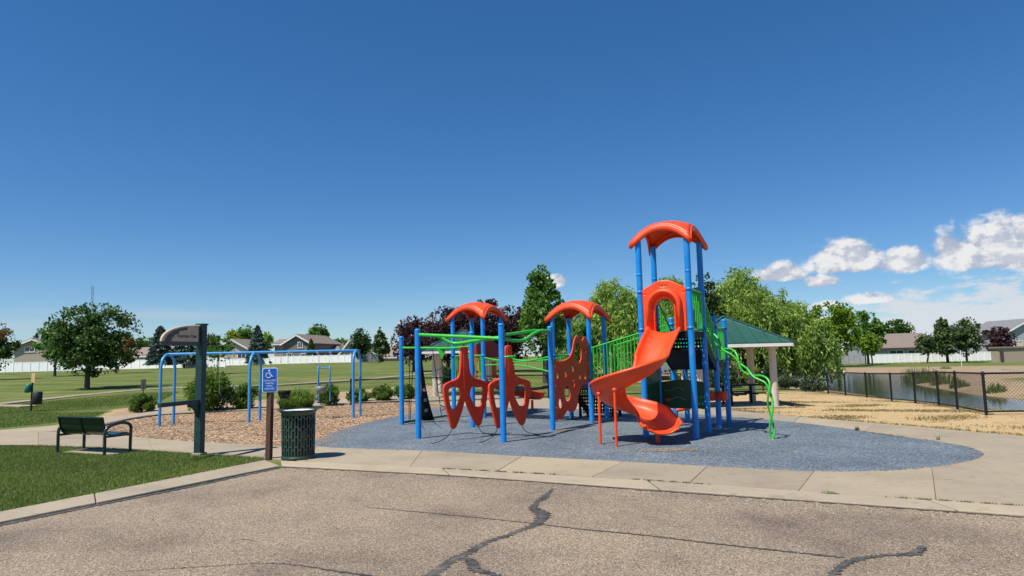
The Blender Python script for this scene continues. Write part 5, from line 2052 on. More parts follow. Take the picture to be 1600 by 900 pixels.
# radio mast far behind the left trees
mp_ = GY(141, 230)
mh = zrow(141, 447, 230) - mp_.z
mast = thing('radio_mast', 'thin lattice radio mast above the left trees', 'mast', tuple(mp_))
for k_ in range(3):
    a = 2.1 * k_
    o_ = Vector((math.cos(a), math.sin(a), 0)) * 0.35
    MB().tube([mp_ + o_, mp_ + o_ + UPZ * mh], 0.07, 5).build('mast_leg', M_STEEL, mast)
for k_ in range(16):
    z0 = mh * k_ / 16
    a, b = 2.1 * (k_ % 3), 2.1 * ((k_ + 1) % 3)
    MB().tube([mp_ + Vector((math.cos(a), math.sin(a), 0)) * 0.35 + UPZ * z0, mp_ + Vector((math.cos(b), math.sin(b), 0)) * 0.35 + UPZ * (z0 + mh / 16)], 0.05, 4).build('brace', M_STEEL, mast)
MB().tube([mp_ + Vector((-0.5, 0, mh * 0.9)), mp_ + Vector((-0.5, 0, mh + 0.2))], 0.06, 5).build('antenna', M_STEEL, mast)
wl_ = GT(1503, 573)
wp = thing('utility_pole', 'thin white marker pole on the far bank of the pond', 'pole', tuple(wl_))
MB().tube([wl_, wl_ + UPZ * 1.9], 0.03, 6).build('shaft', M_WHITE, wp)
MB().lathe(tuple(wl_ + UPZ * 1.9), [(0.04, -0.05), (0.04, 0.03), (0.01, 0.06)], 8).build('cap', M_WHITE, wp)

# ------------------------------------------------------------------ trees and plants
def leaves(P, N, L, W, k=4):
    """P: leaf centres (n,3); N: preferred long-axis directions (n,3) with noise added; returns quad corners"""
    n = len(P)
    A = N + RNG.normal(0, 1, (n, 3)) * 0.8
    A /= np.linalg.norm(A, axis=1)[:, None] + 1e-9
    B = np.cross(A, RNG.normal(0, 1, (n, 3)))
    B /= np.linalg.norm(B, axis=1)[:, None] + 1e-9
    sz = RNG.uniform(0.5, 1.55, n)
    l = (L * sz)[:, None] / 2
    w = (W * sz * RNG.uniform(0.7, 1.25, n))[:, None] / 2
    q = np.stack([P - A * l, P + B * w, P + A * l, P - B * w], 1)
    return q.reshape(-1, 3)


def in_ball(n, power=0.45):
    v = RNG.normal(0, 1, (n, 3))
    v /= np.linalg.norm(v, axis=1)[:, None]
    return v * (RNG.uniform(0, 1, n) ** power)[:, None]


M_BARK = mat_wood('grey_brown_bark', (0.06, 0.045, 0.035), (0.16, 0.125, 0.095))
M_BARK_D = mat_wood('dark_bark', (0.022, 0.017, 0.014), (0.07, 0.055, 0.045))
LEAF = dict(
    ash=leaf_mat('ash_leaves', [(0.031, 0.070, 0.016), (0.062, 0.127, 0.025), (0.101, 0.183, 0.040)], 0.3),
    mid=leaf_mat('green_leaves', [(0.056, 0.131, 0.022), (0.102, 0.216, 0.037), (0.168, 0.309, 0.059)], 0.35),
    bright=leaf_mat('bright_maple_leaves', [(0.065, 0.145, 0.014), (0.145, 0.275, 0.023), (0.290, 0.406, 0.032)], 0.4),
    lime=leaf_mat('lime_leaves', [(0.156, 0.240, 0.014), (0.264, 0.336, 0.018), (0.360, 0.408, 0.036)], 0.45),
    dark=leaf_mat('dark_leaves', [(0.018, 0.045, 0.015), (0.038, 0.083, 0.024), (0.068, 0.128, 0.036)], 0.25),
    plum=leaf_mat('plum_leaves', [(0.027, 0.015, 0.022), (0.066, 0.028, 0.039), (0.165, 0.084, 0.102)], 0.22, 0.4),
    rust=leaf_mat('rusty_leaves', [(0.130, 0.058, 0.026), (0.286, 0.117, 0.046), (0.078, 0.091, 0.026)], 0.35),
    willow=leaf_mat('willow_leaves', [(0.134, 0.226, 0.038), (0.238, 0.367, 0.070), (0.383, 0.524, 0.128)], 0.35),
    spruce=leaf_mat('blue_spruce_needles', [(0.038, 0.075, 0.063), (0.075, 0.128, 0.112), (0.143, 0.203, 0.188)], 0.12),
    pine=leaf_mat('pine_needles', [(0.032, 0.064, 0.019), (0.072, 0.120, 0.035), (0.136, 0.184, 0.072)], 0.15),
    shrub=leaf_mat('shrub_leaves', [(0.054, 0.115, 0.016), (0.115, 0.209, 0.030), (0.203, 0.304, 0.061)], 0.35),
    sage=leaf_mat('sage_juniper_leaves', [(0.056, 0.084, 0.049), (0.105, 0.147, 0.091), (0.168, 0.210, 0.140)], 0.2),
    reed=leaf_mat('reed_blades', [(0.083, 0.128, 0.038), (0.150, 0.210, 0.060), (0.255, 0.270, 0.105)], 0.3),
)


def limb_tubes(base, tips, r0, trunk_top, name, mat, root, lean=(0, 0)):
    mb = MB()
    b = Vector(base)
    tt = b + Vector((lean[0], lean[1], trunk_top))
    trunk = [b - UPZ * 0.1, b + UPZ * 0.06, b.lerp(tt, 0.25), b.lerp(tt, 0.5) + Vector((random.uniform(-1, 1), random.uniform(-1, 1), 0)) * r0 * 0.4, b.lerp(tt, 0.75), tt]
    mb.tube(trunk, [r0 * 1.5, r0 * 1.15, r0, r0 * 0.85, r0 * 0.7, r0 * 0.35], 9)
    for t in tips:
        t = Vector(t)
        f = random.uniform(0.30, 0.92)
        s = b.lerp(tt, f)
        d = t - s
        m1 = s + Vector((d.x * 0.35, d.y * 0.35, d.z * 0.5)) + Vector((random.uniform(-1, 1), random.uniform(-1, 1), random.uniform(-1, 1))) * d.length * 0.06
        rr = r0 * (1 - f * 0.6) * 0.5
        mb.tube([s, s.lerp(m1, 0.5), m1, t], [rr, rr * 0.75, rr * 0.5, rr * 0.15], 6, cap=False)
    return mb.build(name, mat, root)


def tree(label, base, H, crown_z0, rx, leaf, r0=0.12, shape='oval', nclump=60, per=130, ls=0.2, clump=0.28, name='tree', cat='tree', ry=None, group='trees in and around the park',
         bark=None, lean=(0, 0), off=(0, 0), accent=None, tip=0.15):
    """tapered trunk with limbs; foliage in clumps spread through the crown"""
    base = Vector(base)
    ry = rx if ry is None else ry
    t_ = thing(name, label, cat, tuple(base), group)
    cz = (H + crown_z0) / 2
    hh = (H - crown_z0) / 2
    C = []
    while len(C) < nclump:
        v = in_ball(1, 0.38)[0]
        if shape == 'cone':
            f = (1 - v[2]) / 2
            v = np.array([v[0] * (tip + (1.1 - tip) * f), v[1] * (tip + (1.1 - tip) * f), v[2]])
        elif shape == 'vase':
            f = (1 + v[2]) / 2
            v = np.array([v[0] * (0.45 + 0.65 * f), v[1] * (0.45 + 0.65 * f), v[2]])
        elif shape == 'round':
            v = v * np.array([1, 1, 0.98])
        C.append(v)
    C = np.array(C)
    lump = RNG.uniform(0.80, 1.10, (nclump, 1))
    # lobed outline: limbs reach further in some directions
    p0, p1, p2 = RNG.uniform(0, 6.28, 3)
    az_ = np.arctan2(C[:, 1], C[:, 0])
    lob = 1 + 0.14 * np.sin(3 * az_ + p0 + 2.5 * C[:, 2]) + 0.12 * np.sin(2 * az_ + p1 - 3.5 * C[:, 2]) + 0.10 * np.sin(4.2 * C[:, 2] + p2)
    C = C * lump * np.clip(lob, 0.62, 1.16)[:, None]
    k = 1 - clump * 0.55
    ctr = np.stack([base.x + off[0] + C[:, 0] * rx * k, base.y + off[1] + C[:, 1] * ry * k, base.z + cz + C[:, 2] * hh * k], 1)
    # leave a few gaps
    P, N = [], []
    rad = (rx + hh) / 2
    for i in range(nclump):
        r_ = clump * rad * RNG.uniform(0.55, 1.15)
        n = int(per * RNG.uniform(0.5, 1.3) * (r_ / (clump * rad)) ** 2) + 8
        b = in_ball(n, 0.5)
        b[:, 2] *= 0.72
        P.append(ctr[i] + b * r_)
        N.append(b + np.array([0, 0, -0.25]))
    # loose outer sprigs break the outline
    m = max(20, nclump * per // 14)
    b = in_ball(m, 0.12)
    if shape == 'cone':
        f = (1 - b[:, 2]) / 2
        b[:, :2] *= (tip + (1.07 - tip) * f)[:, None]
    P.append(np.stack([base.x + off[0] + b[:, 0] * rx * 1.03, base.y + off[1] + b[:, 1] * ry * 1.03, base.z + cz + b[:, 2] * hh * 1.03], 1))
    N.append(b)
    P, N = np.concatenate(P), np.concatenate(N)
    keep = P[:, 2] > base.z + 0.15
    P, N = P[keep], N[keep]
    if accent:
        am = (P[:, 0] - base.x - off[0]) * accent[1] + (P[:, 2] - base.z - cz) * accent[2] > accent[3]
        am &= RNG.uniform(0, 1, len(P)) < 0.8
        if am.sum() > 10:
            faces_mesh('accent_leaves', leaves(P[am], N[am], ls * 1.35, ls * 0.8), 4, LEAF[accent[0]], t_)
        P, N = P[~am], N[~am]
    faces_mesh('crown', leaves(P, N, ls * 1.35, ls * 0.8), 4, LEAF[leaf], t_)
    tips = [ctr[i] for i in RNG.choice(nclump, min(nclump, 16), replace=False)]
    limb_tubes(base, tips, r0, crown_z0 + (H - crown_z0) * 0.62, 'trunk', bark or M_BARK, t_, lean)
    return t_


def spruce(label, base, H, rx, leaf='spruce', z0=0.5, ls=0.3, n=5200, name='spruce_tree', tiers=9, power=0.85):
    base = Vector(base)
    t_ = thing(name, label, 'tree', tuple(base), 'trees in and around the park')
    t = RNG.uniform(0, 1, n) ** 1.35
    ph = RNG.uniform(0, 2 * math.pi, n)
    saw = 0.72 + 0.28 * (1 - (t * tiers + 0.15 * np.sin(ph * 3)) % 1)
    lob = 0.86 + 0.14 * np.sin(ph * 5 + np.floor(t * tiers) * 2.1)
    rr = rx * (1 - t) ** power * saw * lob * RNG.uniform(0.35, 1.0, n) ** 0.4 + 0.05
    P = np.stack([base.x + rr * np.cos(ph), base.y + rr * np.sin(ph), base.z + z0 + (H - z0) * t - rr * 0.12], 1)
    N = np.stack([np.cos(ph), np.sin(ph), np.full(n, -0.25)], 1) * 1.6
    faces_mesh('crown', leaves(P, N, ls * 1.5, ls * 0.6), 4, LEAF[leaf], t_)
    MB().tube([base - UPZ * 0.1, base + UPZ * H * 0.4, base + UPZ * H * 0.97], [0.16, 0.1, 0.02], 7).build('trunk', M_BARK_D, t_)
    return t_


def willow(label, base, H, rx, ry, ls=0.19, nstr=420, off=(0, 0), droop=(1.2, 3.4), dens=50):
    """weeping crown: clouds of fine foliage with hanging strands"""
    base = Vector(base)
    t_ = thing('willow_tree', label, 'tree', tuple(base), 'trees in and around the park')
    P, N = [], []
    tops = []
    for i in range(nstr):
        v = in_ball(1, 0.22)[0]
        v[2] = abs(v[2]) * 0.9 + 0.02
        wob = 1 + 0.13 * math.sin(v[0] * 7 + 1.7) + 0.1 * math.sin(v[1] * 9 + v[2] * 6)
        p = np.array([base.x + off[0] + v[0] * rx * wob * 0.92, base.y + off[1] + v[1] * ry * wob * 0.92, base.z + H * 0.36 + v[2] * H * 0.63 * wob])
        if i % 18 == 0:
            tops.append(p.copy())
        ln = RNG.uniform(*droop) * (0.55 + 0.6 * np.hypot(v[0], v[1]))
        ln = min(ln, p[2] - base.z - 0.25)
        n = int(dens * max(0.5, ln / 2.0))
        s = RNG.uniform(0, 1, n)
        outw = np.array([v[0], v[1], 0]) * 0.35
        q = p + np.outer(np.sin(s * 1.6), outw) * ln * 0.45 + np.outer(-(s ** 1.25), [0, 0, ln])
        q += RNG.normal(0, 0.14, (n, 3))
        P.append(q)
        N.append(np.tile([outw[0], outw[1], -1.5], (n, 1)))
        # fuller tuft where the strand springs
        m = int(dens * 0.9)
        b = in_ball(m, 0.5)
        P.append(p + b * np.array([0.55, 0.55, 0.42]))
        N.append(b + [0, 0, -0.7])
    P, N = np.concatenate(P), np.concatenate(N)
    faces_mesh('crown', leaves(P, N, ls * 1.5, ls * 0.42), 4, LEAF['willow'], t_)
    limb_tubes(base, tops[:22], 0.28, H * 0.6, 'trunk', M_BARK_D, t_)
    return t_


def shrub(label, base, h, rx, leaf='shrub', n=2600, ls=0.085, name='shrub', ry=None, group='shrubs round the playground', nclump=26):
    base = Vector(base)
    ry = rx if ry is None else ry
    t_ = thing(name, label, 'shrub', tuple(base), group)
    C = in_ball(nclump, 0.4)
    C[:, 2] = C[:, 2] * 0.5 + 0.48
    P, N = [], []
    for c in C:
        b = in_ball(n // nclump, 0.5)
        P.append(np.array([base.x, base.y, base.z]) + (c * np.array([rx * 0.78, ry * 0.78, h * 0.88])) + b * np.array([rx * 0.34, ry * 0.34, h * 0.22]))
        N.append(b * 0.7 + np.array([c[0], c[1], 0.9]))
    P, N = np.concatenate(P), np.concatenate(N)
    keep = P[:, 2] > base.z
    faces_mesh('foliage', leaves(P[keep], N[keep], ls * 1.7, ls * 0.7), 4, LEAF[leaf], t_)
    mb = MB()
    for k_ in range(9):
        c = C[k_ % nclump]
        mb.tube([base - UPZ * 0.03, base + Vector((c[0] * rx * 0.4, c[1] * ry * 0.4, h * 0.35)), base + Vector((c[0] * rx * 0.7, c[1] * ry * 0.7, c[2] * h * 0.85))], [0.02, 0.014, 0.006], 5, cap=False)
    mb.build('stems', M_BARK_D, t_)
    return t_


def grass_clump(label, base, h, r, n, leaf='reed', name='ornamental_grass', group=None, cat='ornamental grass', w=0.014, spread=1.0):
    base = Vector(base)
    V = []
    for i in range(n):
        a = RNG.uniform(0, 2 * math.pi)
        q = r * RNG.uniform(0, 1) ** 0.5 * 0.55
        o = np.array([base.x + q * math.cos(a), base.y + q * math.sin(a), base.z - 0.02])
        L_ = h * RNG.uniform(0.5, 1.25) * (1.3 - 1.0 * q / r)
        rch = L_ * RNG.uniform(0.05, 1.0) * spread * (0.5 + 0.9 * r / h * 0.5)
        a2 = a + RNG.normal(0, 0.5)
        d = np.array([math.cos(a2), math.sin(a2), 0])
        sd_ = np.array([-math.sin(a2), math.cos(a2), 0]) * w
        zz = math.sqrt(max(0.1, 1 - 0.55 * min(1, rch / L_) ** 2))
        p1 = o + d * rch * 0.22 + np.array([0, 0, L_ * 0.55 * zz])
        p2 = o + d * rch * 0.62 + np.array([0, 0, L_ * 0.92 * zz])
        p3 = o + d * rch * 1.1 + np.array([0, 0, L_ * (0.98 - 0.35 * min(1, rch / L_)) * zz])
        V += [o - sd_, o + sd_, p1 + sd_, p1 - sd_, p1 - sd_, p1 + sd_, p2 + sd_ * 0.7, p2 - sd_ * 0.7, p2 - sd_ * 0.7, p2 + sd_ * 0.7, p3 + sd_ * 0.15, p3 - sd_ * 0.15]
    o = faces_mesh(name, np.array(V), 4, LEAF[leaf])
    return tag(o, label, cat, group)


def tz(px, py, y):
    return AT(px, py, y).z


def treepx(label, px, y, top, crown_bot, l, r, leaf, **kw):
    """crown bounds read off the photograph (rows top and crown_bot, columns l and r) for a tree standing at distance y in column px"""
    b = GY(px, y)
    H = tz(px, top, y) - b.z
    z0 = max(0.1, tz(px, crown_bot, y) - b.z)
    rx = (GY(r, y).x - GY(l, y).x) / 2
    cx = (GY(r, y).x + GY(l, y).x) / 2
    kw.setdefault('off', (cx - b.x, 0))
    return tree(label, b, H, z0, rx, leaf, **kw)


def at_base(px, py):
    p = GT(px, py)
    return p.y


# left lawn
treepx('broad dark green ash tree on the left lawn beyond the path', 138, at_base(138, 608), 474, 588, 75, 216, 'ash', r0=0.15, nclump=110, per=170, ls=0.15, clump=0.22, shape='round', accent=('rust', 1.0, -0.15, 2.35), name='ash_tree')
treepx('smaller green tree with pale trunk just left of the broad ash', 87, at_base(87, 588), 500, 566, 58, 118, 'mid', r0=0.12, nclump=60, per=120, ls=0.2, clump=0.27, name='ash_tree')
treepx('small tree on a thin trunk just right of the broad ash', 182, at_base(182, 583), 518, 572, 160, 214, 'ash', r0=0.12, nclump=50, per=110, ls=0.2, clump=0.27, name='ash_tree')
treepx('tree with rust-coloured top cut by the left picture edge', -2, 66, 503, 580, -32, 19, 'ash', r0=0.12, nclump=60, per=120, ls=0.18, clump=0.26, accent=('rust', 0.0, 1.0, 0.5), name='ash_tree')
treepx('young slender green tree between the sign post and the swings', 341, at_base(341, 584), 522, 566, 316, 366, 'mid', r0=0.06, nclump=55, per=80, ls=0.15, clump=0.24, name='young_tree')
spruce('tall blue spruce left of the park sign board', GY(250, 104), tz(250, 510, 104) - GY(250, 104).z, 2.4, z0=0.9, tiers=8, power=0.6)
spruce('broad blue spruce below the park sign board', GY(288, 106), tz(288, 519, 106) - GY(288, 106).z, 2.9, z0=0.9, tiers=7, power=0.55)
spruce('blue spruce right of the lime-green tree', GY(402, 128), tz(402, 509, 128) - GY(402, 128).z, 2.7, z0=0.6, tiers=8, power=0.7)
treepx('lime-green tree behind the pale gabled house', 362, 150, 515, 548, 350, 376, 'lime', nclump=40, per=80, ls=0.4, clump=0.3)
treepx('mid-green tree between the lime tree and the blue spruce', 383, 152, 507, 550, 366, 402, 'mid', nclump=50, per=80, ls=0.4, clump=0.3)
treepx('olive tree right of the blue spruce by the taupe house', 418, 150, 518, 552, 404, 428, 'willow', nclump=40, per=70, ls=0.4, clump=0.3)
treepx('dark brown-leaved tree peeping out behind the sign post', 328, 140, 520, 556, 316, 342, 'plum', nclump=40, per=70, ls=0.4, clump=0.3)
treepx('green tree low behind the spruces at left', 222, 150, 527, 552, 204, 246, 'mid', nclump=40, per=80, ls=0.4, clump=0.3)
treepx('round green tree rising behind the brown hipped roof', 497, 170, 506, 540, 480, 514, 'mid', nclump=55, per=90, ls=0.42, clump=0.28, shape='round')
spruce('small dark conifer against the taupe house', GY(486, 137), tz(486, 530, 137) - GY(486, 137).z, 1.8, leaf='pine', z0=0.3, n=2200)
treepx('green tree between the hipped roof and the steep gable', 532, 165, 528, 556, 516, 548, 'mid', nclump=50, per=80, ls=0.42, clump=0.3)
treepx('dark round tree beside the pale steep gable', 562, 128, 513, 562, 546, 580, 'dark', nclump=60, per=110, ls=0.3, clump=0.28, shape='round')
treepx('ragged olive pine right of the dark round tree', 592, 120, 511, 566, 574, 614, 'pine', nclump=60, per=90, ls=0.28, clump=0.24, shape='cone')
treepx('far green tree low behind the left tan house', 30, 160, 532, 556, 12, 46, 'dark', nclump=30, per=60, ls=0.4, clump=0.3)
spruce('grey-green conifer tip above the left tan house', GY(56, 150), tz(56, 520, 150) - GY(56, 150).z, 1.6, leaf='spruce', n=1800)
treepx('far tree behind the low brown-roofed house', 240, 160, 530, 552, 226, 258, 'dark', nclump=30, per=60, ls=0.4, clump=0.3)

# plum grove and the tall tree behind the structure
GP = 'trees in and around the park'
for px, y, top, bot, l, r_, lab in ((648, 60, 494, 572, 612, 684, 'purple-leaved plum at the left end of the grove'), (700, 56, 478, 566, 660, 742, 'purple-leaved plum just behind the left orange canopy'),
                                    (752, 58, 470, 564, 712, 800, 'tall purple-leaved plum behind the blue posts of the left canopy'), (800, 60, 478, 564, 765, 842, 'purple-leaved plum left of the tall green tree'),
                                    (862, 62, 484, 566, 826, 900, 'purple-leaved plum at the right end of the grove')):
    treepx(lab, px, y, top, bot, l, r_, 'plum', r0=0.16, nclump=110, per=140, ls=0.17, clump=0.24, shape='vase', name='plum_tree', bark=M_BARK_D)
treepx('tall upright green tree between the two smaller orange canopies', 852, 40, 413, 556, 806, 893, 'mid', r0=0.17, nclump=90, per=170, ls=0.15, clump=0.23, shape='cone', tip=0.42, name='linden_tree', bark=M_BARK_D)
treepx('lower green tree right of the tall linden', 905, 44, 505, 572, 884, 935, 'mid', r0=0.1, nclump=50, per=100, ls=0.16, clump=0.26, name='linden_tree', bark=M_BARK_D)

# willows
willow('pale weeping willow left of the tower', GY(962, 52), tz(962, 438, 52) - GY(962, 52).z, 4.0, 3.4, nstr=380)
willow('large pale weeping willow behind the green shelter roof', GY(1160, 50), tz(1160, 426, 50) - GY(1160, 50).z, 4.6, 3.8, nstr=560)
willow('drooping willow at the pond edge right of the shelter', GY(1236, 52), tz(1236, 474, 52) - GY(1236, 52).z, 3.4, 3.0, nstr=420, droop=(1.2, 3.6))
willow('pale willow between the tower posts', GY(1052, 56), tz(1052, 434, 56) - GY(1052, 56).z, 3.6, 3.2, nstr=340)
treepx('dark green tree between the willows behind the tower', 1104, 47, 424, 560, 1076, 1136, 'dark', r0=0.16, nclump=70, per=120, ls=0.17, clump=0.25, name='linden_tree', bark=M_BARK_D)

# beyond the pond
treepx('big bright green maple beyond the pond', 1308, 100, 471, 556, 1268, 1346, 'bright', r0=0.2, nclump=110, per=110, ls=0.3, clump=0.22, shape='round', name='maple_tree')
treepx('deep green tree just right of the bright maple', 1356, 108, 486, 556, 1332, 1380, 'mid', r0=0.18, nclump=80, per=100, ls=0.32, clump=0.25, shape='round', name='maple_tree')
treepx('small green tree in front of the grey house end', 1362, 103, 520, 556, 1344, 1378, 'bright', r0=0.1, nclump=40, per=80, ls=0.28, clump=0.28, name='maple_tree')
treepx('rounded green tree top over the wide taupe roof', 1406, 150, 499, 535, 1382, 1430, 'ash', r0=0.15, nclump=60, per=90, ls=0.4, clump=0.27, shape='round', name='maple_tree')
treepx('thin pale leaning pine left of the pine pair beyond the pond', 1448, 111, 519, 556, 1431, 1464, 'pine', r0=0.12, nclump=55, per=60, ls=0.24, clump=0.22, lean=(0.8, 0), name='pine_tree', bark=M_BARK_D)
treepx('tall dark pine in the middle of the group beyond the pond', 1480, 110, 496, 557, 1452, 1500, 'pine', r0=0.2, nclump=95, per=100, ls=0.27, clump=0.22, shape='cone', name='pine_tree', bark=M_BARK_D)
treepx('rounded pine right of the tall dark pine beyond the pond', 1510, 108, 500, 556, 1486, 1532, 'pine', r0=0.16, nclump=85, per=100, ls=0.26, clump=0.23, shape='oval', name='pine_tree', bark=M_BARK_D)
treepx('dark round tree top behind the rounded pine', 1514, 140, 495, 540, 1500, 1531, 'dark', nclump=40, per=80, ls=0.35, clump=0.3, shape='round')
treepx('dark purple plum in front of the grey two-storey house', 1563, 122, 510, 553, 1540, 1586, 'plum', r0=0.14, nclump=70, per=100, ls=0.3, clump=0.25, shape='round', name='plum_tree', bark=M_BARK_D)

# shrubs
def shrubpx(label, px, py, top, l, r_, leaf='shrub', **kw):
    b = GT(px, py)
    h = tz(px, top, b.y) - b.z
    rx = (GY(r_, b.y).x - GY(l, b.y).x) / 2
    return shrub(label, b, h, rx, leaf, **kw)


shrubpx('large round shrub behind the left half of the swing frame', 324, 641, 571, 284, 364, n=6500, ls=0.075, nclump=48)
shrubpx('low round shrub left of the swing frame', 221, 643, 617, 198, 241, n=2400, ls=0.07)
shrubpx('loose shrub behind the middle swing posts', 385, 638, 600, 360, 412, n=2600, ls=0.08)
shrubpx('leafy shrub behind the blue tandem swing', 512, 632, 600, 492, 532, n=2600, ls=0.075)
shrubpx('leafy shrub left of the right swing posts', 558, 627, 606, 542, 582, n=2200, ls=0.08)
shrubpx('leafy shrub between the swing and the left climbing posts', 598, 625, 602, 574, 622, n=2400, ls=0.08)
shrubpx('leafy shrub behind the leftmost climbing posts', 634, 623, 600, 614, 660, n=2400, ls=0.08)
b_ = GT(470, 637)
grass_clump('arching ornamental grass clump beside the tandem swing', b_, 0.62, 0.75, 1500, 'shrub', w=0.009)
b_ = GT(448, 637.5)
grass_clump('smaller ornamental grass clump right of the bucket swing', b_, 0.46, 0.45, 700, 'shrub', w=0.009)
shrubpx('sage-green juniper spreading right of the shelter', 1232, 606, 583, 1206, 1262, 'sage', n=2600, ls=0.10, name='juniper')
shrubpx('sage-green juniper at the pond end of the fence', 1272, 610, 588, 1250, 1296, 'sage', n=2600, ls=0.10, name='juniper')
shrubpx('dark bushy shrub behind the picnic tables', 1130, 604, 566, 1104, 1160, 'pine', n=2600, ls=0.12, name='shrub')
shrubpx('yellow-green shrub between the shelter columns', 1180, 600, 572, 1160, 1200, 'lime', n=1800, ls=0.11, name='shrub')
shrubpx('dark bushy shrub behind the right shelter column', 1205, 602, 562, 1186, 1228, 'dark', n=2600, ls=0.12, name='shrub')
shrubpx('dark low shrub behind the left shelter column', 706, 600, 572, 684, 730, 'dark', n=1600, ls=0.12, name='shrub')

# reeds on the far shore and near bank
for i, (px, py, h, r_, n) in enumerate(((1432, 594, 0.9, 2.0, 300), (1452, 600, 1.0, 1.8, 300), (1474, 604, 0.9, 1.5, 240), (1500, 609, 0.6, 1.0, 240), (1558, 617, 0.55, 0.9, 240), (1478, 580, 0.5, 1.0, 200))):
    b_ = G(px, py, WZ)
    lab = ['reed clump at the left tip of the far pond shore', 'tall reed clump right of the leftmost reeds', 'reed clump before the third fence post from the right', 'sparse reeds between the two right fence posts',
           'reeds right of the rightmost full fence post', 'pale weeds on the clay bank above the reeds'][i]
    grass_clump(lab, b_, h, r_, n, 'reed', 'reed_clump', 'reeds along the pond', 'reeds', 0.02, 0.35)

# weeds in the joints of the walk
for i, (px, py, h, n, lab) in enumerate(((1339, 671.5, 0.09, 60, 'bushy weed on the rubber edge right of the vine climber'), (1466, 687.5, 0.11, 10, 'single upright weed at the rubber edge near the right tip'),
                                         (1293, 770, 0.04, 40, 'flat weed in the kerb joint at right'), (1020, 751.5, 0.035, 50, 'flat weed in the kerb joint below the spiral slide'),
                                         (1070, 755, 0.03, 40, 'thin weed in the kerb joint below the tower'), (1378, 677, 0.03, 30, 'low weed strip on the back rubber edge'), (870, 741, 0.03, 30, 'tiny weed in the kerb joint below the bubble panel'))):
    grass_clump(lab, G(px, py, 0.0), h, 0.06 if h > 0.05 else 0.14, n, 'shrub', 'weed', 'weeds in the walk joints', 'weed', 0.006)

# ------------------------------------------------------------------ loose chips and lawn blades: nobody could count them
def scatter(poly, n, keep=None):
    P = np.array(poly)
    lo, hi = P.min(0), P.max(0)
    out = []
    while sum(len(o) for o in out) < n:
        q = RNG.uniform(lo, hi, (n, 2))
        out.append(q[inside(poly, q[:, 0], q[:, 1])])
    return np.concatenate(out)[:n]


M_CHIP = leaf_mat('wood_chip', [(0.30, 0.185, 0.115), (0.42, 0.275, 0.18), (0.50, 0.345, 0.235), (0.60, 0.45, 0.33)], 0.0, 0.85)
q = scatter(chip_poly, 48000)
dd = dist(chip_poly, q[:, 0], q[:, 1])
P = np.column_stack([q, RNG.uniform(-0.045, -0.028, len(q)) - 0.02 * np.exp(-dd * 4)])
N = np.column_stack([RNG.normal(0, 1, (len(q), 2)), RNG.normal(0, 0.08, len(q))]) * 1.5
A = N / np.linalg.norm(N, axis=1)[:, None]
B = np.cross(A, np.column_stack([RNG.normal(0, 0.22, (len(q), 2)), np.ones(len(q))]))
B /= np.linalg.norm(B, axis=1)[:, None]
l = RNG.uniform(0.016, 0.04, (len(q), 1))
w = RNG.uniform(0.007, 0.015, (len(q), 1))
quads = np.stack([P - A * l - B * w, P + A * l - B * w * 0.7, P + A * l + B * w, P - A * l + B * w * 0.8], 1).reshape(-1, 3)
tag(faces_mesh('wood_chips', quads, 4, M_CHIP), 'loose tan wood chips covering the swing bed', 'wood chips', kind='stuff')

# spilled chips on the rubber near the slide and posts
sp = np.concatenate([np.column_stack([RNG.normal(G(1045, 703).x, 0.32, 240), RNG.normal(G(1045, 703).y, 0.10, 240)]), np.column_stack([RNG.normal(G(885, 672).x, 0.22, 110), RNG.normal(G(885, 672).y, 0.08, 110)])])
E = np.array([(p.x, p.y) for p in GL([(497, 695), (507, 684), (540, 668), (600, 653), (640, 645), (700, 635)])])
t = RNG.uniform(0, len(E) - 1.001, 900)
i0 = t.astype(int)
eb = E[i0] + (E[i0 + 1] - E[i0]) * (t - i0)[:, None] + np.column_stack([np.abs(RNG.normal(0, 0.22, 900)), -np.abs(RNG.normal(0, 0.10, 900))])
rb_ = np.array(rubber_poly)
j = RNG.integers(0, len(rb_), 700)
ed = rb_[j] + (rb_[(j + 1) % len(rb_)] - rb_[j]) * RNG.uniform(0, 1, (700, 1)) + RNG.normal(0, 0.05, (700, 2))
sp = np.concatenate([sp, eb, ed[::2]])
P = np.column_stack([sp, np.full(len(sp), 0.004)])
A = np.column_stack([RNG.normal(0, 1, (len(sp), 2)), np.zeros(len(sp))])
A /= np.linalg.norm(A, axis=1)[:, None]
B = np.column_stack([-A[:, 1], A[:, 0], np.zeros(len(sp))])
quads = np.stack([P - A * 0.022 - B * 0.008, P + A * 0.022 - B * 0.008, P + A * 0.022 + B * 0.008, P - A * 0.022 + B * 0.008], 1).reshape(-1, 3)
tag(faces_mesh('spilled_chips', quads, 4, M_CHIP), 'scattered wood chips on the rubber below the slide', 'wood chips', kind='stuff')

M_BLADE = leaf_mat('lawn_blades', [(0.070, 0.115, 0.018), (0.120, 0.195, 0.034), (0.19, 0.265, 0.058), (0.33, 0.32, 0.13)], 0.35, 0.6)


def blades(q, h, w, name, label, mat, zoff=-0.03):
    n = len(q)
    z = gz(q[:, 0], q[:, 1]) + zoff
    P = np.column_stack([q, z])
    a = RNG.uniform(0, 2 * math.pi, n)
    hh = h * RNG.uniform(0.5, 1.3, n)
    wv = np.column_stack([np.cos(a), np.sin(a), np.zeros(n)]) * w
    tip = np.column_stack([RNG.normal(0, 0.5, n) * hh, RNG.normal(0, 0.5, n) * hh, hh])
    V = np.stack([P - wv, P + wv, P + tip], 1).reshape(-1, 3)
    return tag(faces_mesh(name, V, 3, mat), label, 'grass', kind='stuff')


